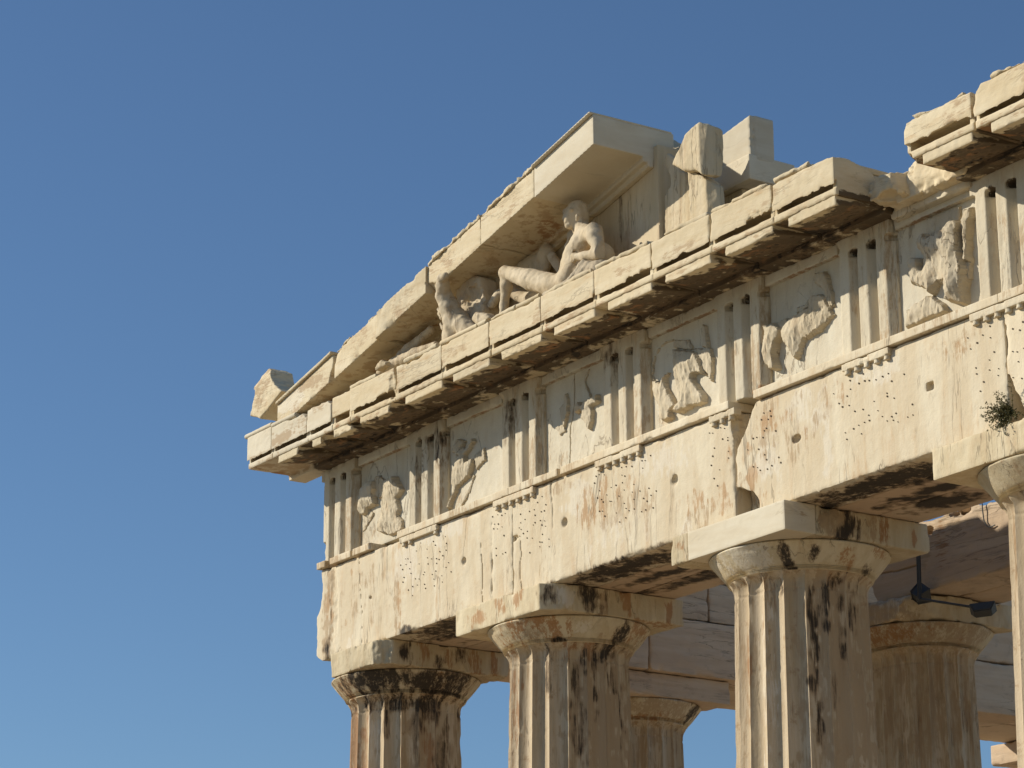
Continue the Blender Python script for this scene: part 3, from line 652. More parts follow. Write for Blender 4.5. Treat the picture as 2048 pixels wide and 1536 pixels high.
# figures of each panel: (outline in the photograph, relief height, roughness)
FIG = {
 0: [(Z2([(575, 330), (520, 380), (485, 470), (470, 560), (490, 610), (530, 600), (545, 560), (610, 520), (600, 430), (612, 400), (605, 330)]), .13), 
     (Z2([(770, 285), (700, 330), (680, 430), (660, 560), (640, 640), (630, 740), (720, 770), (822, 740), (820, 640), (785, 610), (800, 560), (780, 470), (825, 400), (795, 340)]), .12),
     (Z2([(605, 300), (650, 290), (700, 340), (690, 440), (640, 480), (600, 440)]), .035), (Z2([(560, 560), (500, 740), (520, 740), (600, 590)]), .02)],
 1: [(Z6([(220, 910), (195, 960), (172, 1025), (225, 1050), (185, 1140), (165, 1250), (180, 1300), (128, 1450), (152, 1442), (205, 1290), (300, 1200), (342, 1100), (335, 1060), (280, 1090), (270, 1040), (345, 930), (332, 910), (280, 970), (240, 990), (262, 925)]), .10),
     (Z6([(335, 1180), (300, 1290), (228, 1440), (242, 1445), (310, 1310), (350, 1190)]), .02), (Z6([(340, 1040), (420, 980), (430, 1080), (360, 1150)]), .03)],
 2: [(Z6([(1045, 560), (1062, 620), (1066, 700), (1040, 790), (1032, 850), (1000, 740), (985, 680), (1030, 640)]), .06),
     (Z6([(1112, 660), (1150, 630), (1175, 650), (1200, 615), (1292, 572), (1300, 625), (1240, 660), (1250, 740), (1228, 855), (1195, 800), (1180, 780), (1150, 760), (1175, 720), (1165, 690), (1120, 720)]), .09),
     (Z6([(1175, 470), (1215, 380), (1222, 385), (1190, 470), (1240, 570), (1228, 600)]), .035), (Z6([(960, 830), (1030, 790), (1040, 850), (1000, 890)]), .03)],
 3: [(Z5([(650, 828), (640, 900), (660, 960), (655, 1050), (660, 1170), (685, 1250), (640, 1330), (700, 1325), (780, 1285), (875, 1245), (878, 1170), (830, 1130), (785, 1060), (795, 1035), (835, 1020), (885, 1040), (830, 860), (690, 845)]), .13),
     (Z5([(470, 1070), (545, 1095), (590, 1015), (602, 1010), (580, 1070), (590, 1130), (625, 1200), (665, 1270), (620, 1320), (632, 1370), (570, 1400), (540, 1372), (530, 1290), (480, 1190)]), .11),
     (Z5([(800, 832), (930, 830), (950, 900), (940, 1100), (880, 1000)]), .05), (Z5([(858, 650), (890, 655), (915, 830), (870, 825)]), .07), (Z5([(650, 770), (760, 760), (800, 850), (640, 830)]), .03)],
 4: [(Z5([(1700, 430), (1760, 408), (1800, 430), (1840, 530), (1868, 572), (1760, 690), (1640, 760), (1605, 850), (1578, 925), (1540, 850), (1520, 825), (1480, 760), (1478, 690), (1540, 600), (1600, 560), (1680, 520)]), .14),
     (Z5([(1350, 660), (1420, 630), (1472, 690), (1462, 740), (1440, 790), (1425, 900), (1445, 990), (1400, 1002), (1360, 950), (1320, 880), (1350, 780)]), .14),
     (Z5([(1720, 250), (1800, 238), (1835, 300), (1872, 520), (1830, 515), (1790, 380), (1722, 330)]), .10), (Z5([(1590, 510), (1660, 500), (1690, 450), (1700, 520), (1590, 570)]), .05), (Z5([(1420, 640), (1520, 600), (1560, 640), (1480, 720)]), .06)],
 5: [(Z4([(1258, 510), (1310, 432), (1350, 470), (1450, 440), (1520, 350), (1560, 330), (1588, 350), (1580, 560), (1612, 700), (1600, 960), (1450, 945), (1490, 900), (1480, 800), (1400, 800), (1345, 890), (1290, 850), (1185, 808), (1160, 620), (1255, 612), (1268, 700), (1295, 600)]), .20),
     (Z4([(1170, 1010), (1230, 960), (1340, 890), (1440, 960), (1500, 1020), (1370, 1060), (1160, 1150)]), .10), (Z4([(1590, 250), (1670, 240), (1640, 480), (1645, 640), (1610, 640)]), .13), (Z4([(1320, 330), (1570, 220), (1590, 420), (1480, 620), (1320, 450)]), .06),
     (Z4([(1590, 640), (1660, 650), (1650, 780), (1600, 800)]), .05)],
 6: [([(1990, 450), (2050, 430), (2080, 500), (2060, 620), (2000, 640)], .12)],
}
def stroke(L_, w):
    """closed outline of a thin carved line"""
    a = np.array(L_, float); t = np.gradient(a, axis=0); t /= np.linalg.norm(t, axis=1)[:, None]; nn = np.stack([-t[:, 1], t[:, 0]], 1)*w
    return [tuple(p) for p in np.concatenate([a+nn, (a-nn)[::-1]])]
FIG[3].append((stroke(Z5([(640, 770), (585, 785), (535, 825), (500, 890), (482, 960), (476, 1030), (488, 1075)]), 1.6), .03))
FIG[2].append((stroke(Z6([(1180, 470), (1195, 430), (1222, 380)]), 1.2), .02))
FIG[0].append((stroke(Z2([(610, 300), (655, 285)]), 1.3), .03))
def metope(i):
    x0, x1 = TRI[i]+TW/2, TRI[i+1]-TW/2; yb = .155
    n = node('metope', TEMPLE)
    pc_ = []
    if i == 2:
        q = [P(*w, yb) for w in Z6([(1112, 400), (1106, 560), (1108, 640), (1082, 800), (1076, 900), (1074, 1090)])]
        pc_ = [lambda G, sd: -np.maximum(np.abs(G.X-np.interp(G.ax[2], [p[2] for p in q][::-1], [p[0] for p in q][::-1])[None, None, :]-.008*G.noise((1, 1, .06), sd, 2))-.009, G.Y-yb-.04)]
    block('panel', (x0-.02, yb, ZF), (x1+.02, .45 if i != 2 else .25, ZT-.01), M_METOPE, n, .022 if i != 2 else .0115, .0, .02, .3, .0025, bedding=None, cuts=pc_, attrs=stains(tan=[(x0+.2, yb, 13.5, .3, .1, .15, .35)], rust=[(rnd.uniform(x0, x1), yb, 14.0, .06, .1, .06, .35)]))
    a, b = x0, x1
    if i == 5: b = x1-.02
    block('crown_band', (a, .085, 14.502), (b, .3, ZT), M_METOPE, n, .0125, .03, .03, .2, .002, attrs=stains(rust=[((x0+x1)/2, .09, 14.50, 1, .1, .007, .8)]))
    # relief: a carved sheet rising out of the panel, its border sunk behind the panel face
    step = .0105; xs = np.arange(x0, x1, step); zs = np.arange(ZF, 14.50, step)
    Hh = np.full((len(xs), len(zs)), -.03)
    r = np.random.default_rng(i+40)
    class _g: pass
    G = Grid((x0, 0, ZF), (x1, .001, 14.5), step)
    nx, nz = len(G.ax[0]), len(G.ax[2])
    Hh = np.full((nx, nz), -.04)
    nz1 = np.abs(G.noise((.10, 1, .17), i*3+1, 2, .5, True)[:, 2, :]); nz2 = G.noise((.028, 1, .075), i*3+2, 3, .6, True)[:, 2, :]; nz3 = G.noise(.06, i*3+5, 3, .7)[:, 2, :]
    nz4 = G.noise(.30, i*3+6, 1)[:, 2, :]
    for pts, h in FIG[i]:
        h = h*(.82 if h > .05 else 1)
        poly = px(pts, yb-h*.45)
        sd = sd_poly(G.ax[0][:, None], G.ax[2][None, :], poly) + .015*nz3
        t = np.clip(-sd/(.012+.16*h), 0, 1); dome = 1-(1-np.clip(-sd/.22, 0, 1))**2
        hh = h*(.70*np.clip(t*1.5, 0, 1)**.6+.30*dome) + np.clip(t*3, 0, 1)*(-.20*h*nz1+.004+.0075*nz2+.24*h*nz4)
        Hh = np.maximum(Hh, np.where(sd < 0, np.maximum(hh, .004), -.04))
    act = Hh > 0
    g = act.copy()
    for sx in (-1, 0, 1):
        for sz in (-1, 0, 1): g |= np.roll(np.roll(act, sx, 0), sz, 1)
    cell = g[:-1, :-1] & g[1:, :-1] & g[1:, 1:] & g[:-1, 1:]
    idx = np.arange(nx*nz).reshape(nx, nz)
    f = np.stack([idx[:-1, :-1], idx[1:, :-1], idx[1:, 1:], idx[:-1, 1:]], -1)[cell]
    co = np.stack([np.broadcast_to(G.ax[0][:, None], (nx, nz)), yb-Hh, np.broadcast_to(G.ax[2][None, :], (nx, nz))], -1).reshape(-1, 3)
    used, inv = np.unique(f.ravel(), return_inverse=True)
    mesh_from('relief', co[used], inv.reshape(-1, 4), M_RELIEF, n, True, 16)
    return n
for i in range(7):
    m_ = metope(i)
metope_labels = ['worn metope with two battered torsos', 'metope with a slim striding figure', 'metope with faint figures and a vertical crack', 'metope with a rough broken torso and shield rim', 'metope with a leaning headless torso', 'metope with a large eroded group of figures']
for o, l in zip([c for c in TEMPLE.children if c.name.startswith('metope')], metope_labels): o['label'] = l
# frieze backing behind the facade
for a, b in ((-.1, 3.4), (3.4, 7.1), (7.1, 10.9), (10.9, 14.2), (14.2, 17.4)):
    block('unseen_backing', (a, .58, 13.34), (b, YB, 14.62), M_INNER, TEMPLE, .045, .05, .06, .1, .004)

block('unseen_backing', (-.1, 1.15, 14.63), (4.15, YB, 15.52), M_INNER, TEMPLE, .045, .05, .06, .1, .004)  # unseen course added on top to cast shade on the porch lintel
# ------------------------------------------------------------------ horizontal cornice
YC = -.775; CB, CT = 14.80, 15.115
GX = [-.78, -.10, .86, 1.50, 1.97, 3.07, 4.18, 5.24, 6.34, 7.41, 8.49, 9.55, 10.60, 11.60]
def cornice(x0, x1, mat=M_CORN, chp=.05, top=CT, cuts=(), mut=True, mut_range=None, lab=None, st=None, mould=(), bot=CB, mcuts=(), mmat=None, front=YC):
    n = node('cornice_block', TEMPLE, lab)
    G = Grid((x0, front, 14.55), (x1, .16, top), .0135); sd = seed()
    d, s2 = sd_box(G, (x0+.003, front, bot), (x1-.003, .14, top))
    # undercut behind the corona, then the fascia over the mutule, then back to the frieze
    d = np.maximum(d, -np.maximum(np.maximum(-.760-G.Y, G.Y+.69), np.maximum(bot-.1-G.Z, G.Z-(bot+.05))))
    body = sd_box(G, (x0+.003, -.735, 14.70), (x1-.003, .14, 14.86))[0]
    fas = sd_box(G, (x0+.003, -.752, 14.690), (x1-.003, -.1, 14.766))[0]
    d = chip(G, d, s2, chp*.4, .045, sd, .45, .28)
    d = np.array(np.broadcast_to(d, G.n), np.float32)
    if chp > .02: d = bites(G, d, (x0+.003, front, bot), (x1-.003, .14, top), 5, sd+1, .02, .05+chp*.7)
    d = np.minimum(d, body)
    ends = np.maximum(x0+.05-G.X, G.X-x1+.07)
    d = np.maximum(d, -np.maximum(np.maximum(-.9-G.Y, G.Y+.58), np.maximum(np.maximum(14.768-G.Z, G.Z-(bot-.002)), ends)))
    d = np.maximum(d, -np.maximum(np.maximum(-.735-G.Y, G.Y+.52), np.maximum(np.maximum(14.768-G.Z, G.Z-14.90), ends)))
    low = np.maximum(np.maximum(G.X*0+x0+.003-G.X, G.X-x1+.003), np.maximum(np.maximum(-.12-G.Y, G.Y-.14), np.maximum(14.62-G.Z, G.Z-14.8)))
    fas = np.array(np.broadcast_to(fas, G.n), np.float32)
    if chp > .02: fas = bites(G, fas, (x0, -.752, 14.690), (x1, -.1, 14.756), 5, sd+8, .015, .05)
    d = np.minimum(np.minimum(d, low), fas)
    d = d+.0022*G.noise(.07, sd+3, 2)
    for c in cuts: d = np.maximum(d, c(G, sd))
    r = random.Random(sd)
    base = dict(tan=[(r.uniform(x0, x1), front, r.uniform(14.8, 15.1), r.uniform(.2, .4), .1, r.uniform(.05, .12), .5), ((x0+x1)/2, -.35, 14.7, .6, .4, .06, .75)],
                soot=[(r.uniform(x0, x1), r.uniform(-.45, -.3), 14.68, r.uniform(.8, 1.1), r.uniform(.35, .5), .07, r.uniform(1.0, 1.3)), (r.uniform(x0, x1), -.1, 14.68, .9, .25, .09, 1.1)] if mat is not M_NEW or mut else [],  # dark crust of the underside, deepened with painted shade
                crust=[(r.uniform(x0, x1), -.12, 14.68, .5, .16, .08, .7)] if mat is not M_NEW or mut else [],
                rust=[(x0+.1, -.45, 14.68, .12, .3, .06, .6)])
    for k, v in (st or {}).items(): base[k] = list(base.get(k, []))+v
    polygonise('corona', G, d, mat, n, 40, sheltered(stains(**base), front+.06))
    if mut:
        a, b = mut_range or (x0+.20, x1-.05)
        G = Grid((a, -.74, 14.55), (b, -.06, 14.78), .0125); sd = seed()
        d, s2 = sd_box(G, (a, -.733, 14.50), (b, -.06, 14.735))
        d = np.maximum(d, -(G.Z-(14.585+.10*(G.Y+.73)/.64)))            # the soffit slopes with the roof
        for ii in range(6):
            for jj in range(3):
                if r.random() < .6: continue
                gx = a+(b-a)*(ii+.5)/6; gy = -.60+.19*jj
                d = np.maximum(d, -np.maximum(np.sqrt((G.X-gx)**2+(G.Y-gy)**2)-.026, np.abs(G.Z-(14.585+.10*(gy+.73)/.64))-.02))
        d = np.array(np.broadcast_to(d, G.n), np.float32)
        if chp > .02: d = bites(G, d, (a, -.733, 14.585), (b, -.06, 14.735), 8, sd, .015, .055)
        d = d+.0025*G.noise(.06, sd, 2)
        for c in mcuts: d = np.maximum(d, c(G, sd))
        sp = [(a+(b-a)*(ii+.5)/6, -.60+.19*jj, 14.62+.03*jj, .034, .034, .05, .75) for ii in range(6) for jj in range(3) if r.random() < .45]  # dark dots painted as the hollows of missing guttae
        polygonise('mutule', G, d, mmat or mat, n, 40, sheltered(stains(crust=sp+[(r.uniform(a, b), r.uniform(-.35, -.15), 14.64, r.uniform(.25, .5), r.uniform(.12, .2), .05, r.uniform(.5, .75))],  # sp dots are painted hollows, the rest is crust
                                                              soot=[(r.uniform(a, b), r.uniform(-.4, -.3), 14.63, r.uniform(.7, 1.1), r.uniform(.32, .42), .035, r.uniform(1.0, 1.3)), (r.uniform(a, b), -.15, 14.66, .7, .25, .05, 1.1)],  # mutule soffit: crust tone with eaves shade painted in
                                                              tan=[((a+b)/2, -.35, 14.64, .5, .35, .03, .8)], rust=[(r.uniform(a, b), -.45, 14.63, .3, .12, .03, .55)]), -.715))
    for a, b, er in mould:
        G = Grid((a, front-.05, top-.02), (b, front+.14, top+.07), .011); sd = seed()
        rr = .036-.016*er*np.clip(G.noise((.16, 1, 1), sd, 2)+.3, 0, 1)
        d = np.sqrt((np.maximum(np.abs(G.Y-(front+.02))-.0, 0))**2+(G.Z-(top+.022))**2)-rr
        d = np.minimum(d, sd_box(G, (a, front+.0, top-.01), (b, front+.12, top+.045))[0])
        d = np.maximum(d, np.maximum(a-G.X, G.X-b)+er*.03*G.noise(.05, sd+1, 2))
        d = d+er*.045*np.clip(G.noise((.34, .2, .2), sd+2, 3, .45)-.05, 0, 1)+.003*np.abs(G.noise(.05, sd+4, 2))
        polygonise('top_moulding', G, d, mat, n, 45)
    return n
# restored corner, then old blocks along to the break
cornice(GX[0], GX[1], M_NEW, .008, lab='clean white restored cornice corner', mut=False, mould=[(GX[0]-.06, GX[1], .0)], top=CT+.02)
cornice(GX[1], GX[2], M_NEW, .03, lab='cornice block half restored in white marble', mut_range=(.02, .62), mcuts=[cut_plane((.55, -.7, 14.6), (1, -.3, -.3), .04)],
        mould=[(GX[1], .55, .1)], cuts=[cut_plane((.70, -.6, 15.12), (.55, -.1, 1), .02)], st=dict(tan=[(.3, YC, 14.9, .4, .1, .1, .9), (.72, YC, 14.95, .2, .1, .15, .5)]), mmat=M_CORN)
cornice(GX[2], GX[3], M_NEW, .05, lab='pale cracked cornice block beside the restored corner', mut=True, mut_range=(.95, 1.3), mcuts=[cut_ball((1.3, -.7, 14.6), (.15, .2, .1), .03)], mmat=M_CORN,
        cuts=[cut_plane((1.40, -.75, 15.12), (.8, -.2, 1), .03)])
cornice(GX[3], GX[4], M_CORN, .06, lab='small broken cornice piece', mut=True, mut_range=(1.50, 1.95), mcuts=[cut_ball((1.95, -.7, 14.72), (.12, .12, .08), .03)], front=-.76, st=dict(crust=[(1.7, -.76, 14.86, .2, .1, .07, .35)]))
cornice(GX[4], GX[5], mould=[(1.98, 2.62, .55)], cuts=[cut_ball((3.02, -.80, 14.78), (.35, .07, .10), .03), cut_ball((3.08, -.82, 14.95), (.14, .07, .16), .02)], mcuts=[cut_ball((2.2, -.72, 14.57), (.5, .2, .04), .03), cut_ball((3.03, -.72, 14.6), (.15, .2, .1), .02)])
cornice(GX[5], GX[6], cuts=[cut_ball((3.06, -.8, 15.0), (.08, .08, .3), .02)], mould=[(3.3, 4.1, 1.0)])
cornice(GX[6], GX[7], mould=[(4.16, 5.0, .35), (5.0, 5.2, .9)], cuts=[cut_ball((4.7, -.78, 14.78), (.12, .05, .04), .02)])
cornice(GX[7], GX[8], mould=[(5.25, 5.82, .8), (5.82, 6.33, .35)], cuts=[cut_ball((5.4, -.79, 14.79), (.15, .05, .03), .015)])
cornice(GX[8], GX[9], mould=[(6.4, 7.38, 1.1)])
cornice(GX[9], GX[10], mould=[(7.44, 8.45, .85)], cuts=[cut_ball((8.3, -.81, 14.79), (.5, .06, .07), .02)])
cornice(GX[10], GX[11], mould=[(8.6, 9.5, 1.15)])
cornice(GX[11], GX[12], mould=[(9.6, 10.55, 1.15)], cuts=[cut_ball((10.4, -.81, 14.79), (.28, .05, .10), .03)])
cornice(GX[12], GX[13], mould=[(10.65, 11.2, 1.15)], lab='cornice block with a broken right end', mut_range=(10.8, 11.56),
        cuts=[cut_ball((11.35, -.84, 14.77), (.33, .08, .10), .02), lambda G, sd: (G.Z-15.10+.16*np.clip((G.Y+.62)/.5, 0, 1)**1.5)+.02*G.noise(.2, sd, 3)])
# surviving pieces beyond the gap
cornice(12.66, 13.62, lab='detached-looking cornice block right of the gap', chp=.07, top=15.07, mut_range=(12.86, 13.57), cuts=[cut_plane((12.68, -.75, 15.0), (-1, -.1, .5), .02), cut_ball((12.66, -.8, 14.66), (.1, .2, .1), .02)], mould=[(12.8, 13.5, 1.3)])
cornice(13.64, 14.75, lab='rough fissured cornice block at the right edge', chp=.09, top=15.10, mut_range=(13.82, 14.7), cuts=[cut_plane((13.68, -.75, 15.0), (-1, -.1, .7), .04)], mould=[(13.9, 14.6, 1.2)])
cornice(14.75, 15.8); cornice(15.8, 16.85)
# broken inner stones showing in the gap
def gap_stone(lo, hi, lab, cuts, sz=.14, ch=.12):
    return block('broken_stone', lo, hi, M_CORN, TEMPLE, .014, ch, .12, -.1, .010, cuts=cuts, size=sz, label=lab, angle=22)
gap_stone((11.60, -.16, 14.63), (12.86, .55, 15.19), 'rough broken stone in the cornice gap', [cut_plane((11.75, -.12, 14.75), (-.45, -1, .75), .05), cut_plane((12.4, .0, 15.12), (.05, -.35, 1), .05), cut_plane((11.7, -.1, 15.02), (-1, -.1, .7), .03)])
gap_stone((11.55, -.33, 14.66), (12.05, -.02, 14.95), 'jagged stump in the cornice gap', [cut_plane((11.95, -.3, 14.8), (.9, -.3, .3), .03), cut_plane((11.7, -.3, 14.93), (.1, -.7, 1), .03), cut_ball((11.85, -.3, 14.68), (.14, .14, .06), .01)])
block('frieze_ledge', (11.55, -.02, 14.56), (12.72, .4, 14.66), M_FRIEZE, TEMPLE, .0135, .04, .04, .0, .003, size=.12)

# ------------------------------------------------------------------ pediment: wall, raking cornice
SL = .22; RT = lambda x: 15.386+SL*x
YT = .10
pb = [(-.1, 1.6), (1.6, 3.1), (3.1, 4.6), (4.6, 6.05), (6.05, 7.50)]
for k, (a, b) in enumerate(pb):
    pts = [(a+.002, 15.12), (b-.002, 15.12), (b-.002, RT(b)-.22), (a+.002, RT(a)-.22)]
    cu = []
    if k == 4: cu = [lambda G, sd: G.X-(7.53+.02*G.noise((.2, .2, .15), sd, 3))]
    prism('tympanum_slab', pts, YT, .5, M_TYMP, TEMPLE, .022, .0, .004, cuts=cu, attrs=stains(tan=[((a+b)/2, YT, 15.5, .3, .1, .6, .5)], crust=[(6.75, YT, 16.1, .05, .1, .35, .45)] if k == 4 else []))
block('pediment_floor', (-.5, -.68, 15.05), (11.5, YT, 15.135), M_CORN, TEMPLE, .04, .02, .03, .1, .002)
def raking(x0, x1, mat=M_CORN, dy=0.0, dzb=.0, dzt=0.0, cover=None, cuts=(), lab=None, ch=.05, st=None, low=.355, rgh=.004, y0=-.755, clean=False):
    n = node('raking_cornice_block', TEMPLE, lab)
    y0 = y0+dy
    G = Grid((x0-.05, y0-.02, RT(x0)-low-.05), (x1+.05, .42, RT(x1)+.06), .0165); sd = seed()
    zt = RT(G.X)+dzt; q = np.maximum(G.Z-zt, zt-low-dzb-G.Z)*.977
    qx = np.maximum(x0+.003-G.X, G.X-x1+.003); qy = np.maximum(y0-G.Y, G.Y-.40)
    d = np.maximum(np.maximum(q, qx), qy); mn = np.minimum(np.minimum(q, qx), qy); s2 = q+qx+qy-d-mn
    # moulding in the angle with the wall
    inner = np.maximum(np.maximum(qx, np.maximum(-.055-G.Y, G.Y-.1)), np.maximum(G.Z-(zt-low), zt-low-.06-G.Z))
    inner2 = np.maximum(np.maximum(qx, np.maximum(.02-G.Y, G.Y-.1)), np.maximum(G.Z-(zt-low), zt-low-.11-G.Z))
    d = chip(G, d, s2, ch*.6, .06, sd, .2, .30)+rgh*.6*(G.noise(.16, sd+1, 2, .5, True)+.6*np.abs(G.noise(.07, sd+2, 2)))
    d = np.minimum(np.minimum(d, inner), inner2)
    for c in cuts: d = np.maximum(d, c(G, sd))
    r = random.Random(sd)
    base = dict(tan=[((x0+x1)/2, -.3, RT((x0+x1)/2)-low, .6, .5, .18, .55), (r.uniform(x0, x1), y0, RT((x0+x1)/2)-.2, .3, .1, .1, .45)], rust=[(r.uniform(x0, x1), -.2, RT((x0+x1)/2)-low, .5, .16, .15, .5)])
    if clean: base = dict(tan=[(7.25, -.2, 16.66, .12, .04, .1, .4)])
    for k, v in (st or {}).items(): base[k] = list(base.get(k, []))+v
    polygonise('corona', G, d, mat, n, 40, stains(**base))
    if cover:                                           # thin course on top with a crumbled front edge
        er, th_, oh = cover
        G = Grid((x0, y0-oh-.02, RT(x0)-.01), (x1, .40, RT(x1)+th_+.02), .0125); sd = seed()
        zt = RT(G.X)+dzt
        q = np.maximum(G.Z-zt-th_, zt+.001-G.Z); yy = y0-oh+er*.045*np.clip(G.noise((.30, 1, 1), sd, 3)+.2, 0, 1)
        d = np.maximum(np.maximum(q, np.maximum(yy-G.Y, G.Y-.38)), np.maximum(x0+.004-G.X, G.X-x1+.004))
        d = d+er*.01*G.noise(.07, sd, 3)
        polygonise('cover_course', G, d, mat, n, 45)
    return n
RX = [-.62, 1.50, 2.62, 3.84, 5.04, 6.20, 7.42]
raking(.02, RX[1], M_CORN, lab='raking cornice block patched with white marble', cover=(.15, .045, .04), cuts=[lambda G, sd: (15.16-G.Z)+0*G.X, cut_plane((1.42, -.7, 15.4), (1, -.2, -.5), .03)], st=dict(tan=[(1.0, -.75, 15.45, .3, .1, .12, .9)], pale=[(.4, -.75, 15.35, .4, .1, .12, 1)]), low=.34)
raking(RX[1]+.04, RX[2], ch=.09, rgh=.008, dzt=-.0, cuts=[cut_plane((1.58, -.75, 15.75), (-.6, -.5, .6), .03)], cover=(1.6, .02, .0), st=dict(tan=[(2.1, -.75, 15.7, .4, .1, .2, .4)]))
raking(RX[2], RX[3], ch=.12, rgh=.011, y0=-.79, cuts=[cut_plane((3.3, -.79, 15.72), (.25, -.75, -1), .05), cut_plane((2.7, -.8, 16.02), (-.5, -.6, 1), .04)], lab='battered raking cornice block', st=dict(tan=[(3.2, -.78, 15.9, .4, .1, .2, .5)]))
raking(RX[3], RX[4], ch=.07, cover=(1.3, .05, .03), cuts=[cut_plane((4.25, -.755, 15.9), (-.3, -1.0, -1.1), .03)])
raking(RX[4], RX[5], ch=.035, cover=(1.5, .045, .03))
raking(RX[5], RX[6], M_NEW, ch=.006, rgh=.0015, cover=(.0, .03, .05), lab='clean white end block of the raking cornice', low=.37, clean=True)

# broken upright slab and stepped white blocks at the cut end of the pediment wall
up = px([(1345, 330), (1352, 312), (1362, 296), (1372, 270), (1385, 254), (1400, 244), (1418, 252), (1430, 275), (1434, 310), (1436, 350), (1420, 345), (1405, 352), (1395, 342), (1372, 344)], -.12)
rx = P(1398, 300, -.15)[0]
prism('tympanum_fragment', up, -.15, .09, M_TYMP, TEMPLE, .013, .04, .010, .12, cuts=[cut_plane((rx, -.15, 16.5), (.75, -1.0, .03), .010), cut_plane((rx+.085, -.08, 16.5), (1.0, -.35, -.06), .014), cut_plane((rx-.10, -.15, 16.66), (-.25, -.55, 1), .03), cut_plane((rx+.06, -.08, 16.70), (.4, -.4, 1), .03)], label='rounded upper piece of the broken upright slab')
lo_ = px([(1328, 468), (1327, 395), (1333, 380), (1340, 372), (1338, 350), (1326, 322), (1332, 305), (1350, 318), (1356, 340), (1368, 346), (1395, 345), (1410, 352), (1418, 356), (1436, 372), (1446, 400), (1448, 440), (1420, 470)], .05)
lo_ = [(x, z) if z > 15.80 else (x, 15.12) for x, z in lo_]
lx = P(1413, 400, -.05)[0]; l0 = P(1377, 380, -.05)[0]
def lowcut(G, sd):
    edge = l0+.06*(G.Z-15.9)*-.9+.02*G.noise((.2, .2, .1), sd, 3)
    return np.where(G.X < edge, .06+.006*G.noise(.08, sd+1, 2)-G.Y, -.5)
prism('tympanum_fragment', lo_, -.05, .13, M_TYMP, TEMPLE, .014, .01, .007, .1, cuts=[cut_plane((lx, -.05, 16.0), (1.0, -.95, .02), .012), lowcut], label='split lower piece of the broken upright slab')
prism('backing_block', [(7.9, 16.30), (8.72, 16.30), (8.72, 16.841), (7.9, RT(7.9)-.40)], .50, .835, M_NEW, TEMPLE, .016, .0, .003, label='clean white upper backing block at the pediment break', cuts=[lambda G, sd: np.where(G.Y < .56, (G.X-8.70)+.012*G.noise(.05, sd, 3), -1)])
block('backing_block', (7.55, .46, 16.05), (8.722, 1.13, 16.365), M_NEW, TEMPLE, .018, .012, .04, .1, .002, label='clean white lower backing block at the pediment break')
block('backing_block', (7.4, .56, 15.12), (8.45, 1.1, 16.05), M_TYMP, TEMPLE, .025, .02, .04, .1, .002)
prism('backing_block', [(2.0, 15.12), (7.55, 15.12), (7.55, RT(7.55)-.42), (2.0, RT(2.0)-.42)], .52, 1.1, M_TYMP, TEMPLE, .05, .0, .003)
prism('backing_block', px([(1318, 272), (1345, 284), (1362, 300), (1440, 268), (1452, 280), (1452, 330), (1318, 330)], .6), .50, .80, M_TYMP, TEMPLE, .018, .01, .008)

# ------------------------------------------------------------------ flank and porch behind the front row
def flank_course(z0, z1, x0, x1, cuts_y, mat=M_INNER, nm='flank_beam'):
    for a, b in zip(cuts_y[:-1], cuts_y[1:]):
        block(nm, (x0, a, z0), (x1, b, z1), mat, TEMPLE, .035, .05, .05, .05, .006, size=.3, bedding=(.008, (.5, .5, .06)))
flank_course(ZA, 12.78, 1.17, 1.80, [1.79, 4.05, 7.6, 11.0, 15.3, 19.5])
flank_course(12.78, 13.35, 1.17, 1.77, [1.79, 5.1, 8.8, 13.1, 19.5])
flank_course(ZA, 13.35, -.02, 1.17, [1.79, 4.50, 8.8, 13.1, 19.5])
flank_course(13.35, 14.05, .3, 1.72, [1.79, 3.6, 6.4, 9.2, 12.6, 19.5])
flank_course(14.05, 14.7, .3, 1.75, [1.79, 4.4, 7.3, 10.4, 19.5])
# porch (inner row): one visible column with its broken lintel
pc = node('column', TEMPLE, 'inner porch column in shade with a battered capital')
lathe_column(pc, 5.42, 5.65, 12.0, 2.27, .66, (M_COL, M_CAP), facing(5.42, 5.65), dict(tan=[(0, .9, 1, .8, .7), (.2, 1.4, .6, .6, .6)]), dict(tan=[(0, .15, 1, .25, .8)], rust=[(-.3, .12, .6, .1, .6)]), 51, wear=2.0)
block('abacus', (4.5, 4.75, 12.0), (6.3, 6.5, 12.32), M_CAP, pc, .02, .12, .12, -.1, .01, size=.3, cuts=[cut_plane((4.9, 4.75, 12.3), (-1, -1, .2), .05), cut_plane((6.05, 4.9, 12.1), (1, -.6, -.5), .05)], attrs=stains(tan=[(5.5, 4.8, 12.1, .8, .3, .3, .8)]))
pl = node('porch_lintel', TEMPLE, 'shaded porch lintel with a sunlit ragged top')
block('beam', (5.15, 5.0, 12.33), (9.9, 5.6, 13.33), M_INNER, pl, .022, .06, .06, .0, .006, size=.22,
      cuts=[cut_plane((5.3, 5.0, 12.5), (-1, -.3, -.4), .05), lambda G, sd: G.Z-(13.235+.05*G.noise((.35, .35, .3), sd, 3)),
            lambda G, sd: -np.maximum(np.maximum(np.abs(G.Z-12.70-.03*G.noise((.5, .5, .5), sd+1, 2))-.012, np.abs(G.Y-5.0)-.05), G.X-6.2), cut_ball((7.0, 5.0, 13.2), (.25, .2, .06), .03), cut_ball((6.35, 5.0, 13.1), (.16, .15, .06), .03)],
      attrs=stains(tan=[(6.3, 5.0, 12.9, .3, .1, .3, .6), (6.9, 5.0, 13.1, .3, .1, .1, .6)], rust=[(6.55, 5.0, 12.85, .15, .1, .25, .5)]))
block('beam', (5.3, 5.6, 12.33), (9.9, 6.3, 13.1), M_INNER, pl, .03, .06, .06, .0, .006)
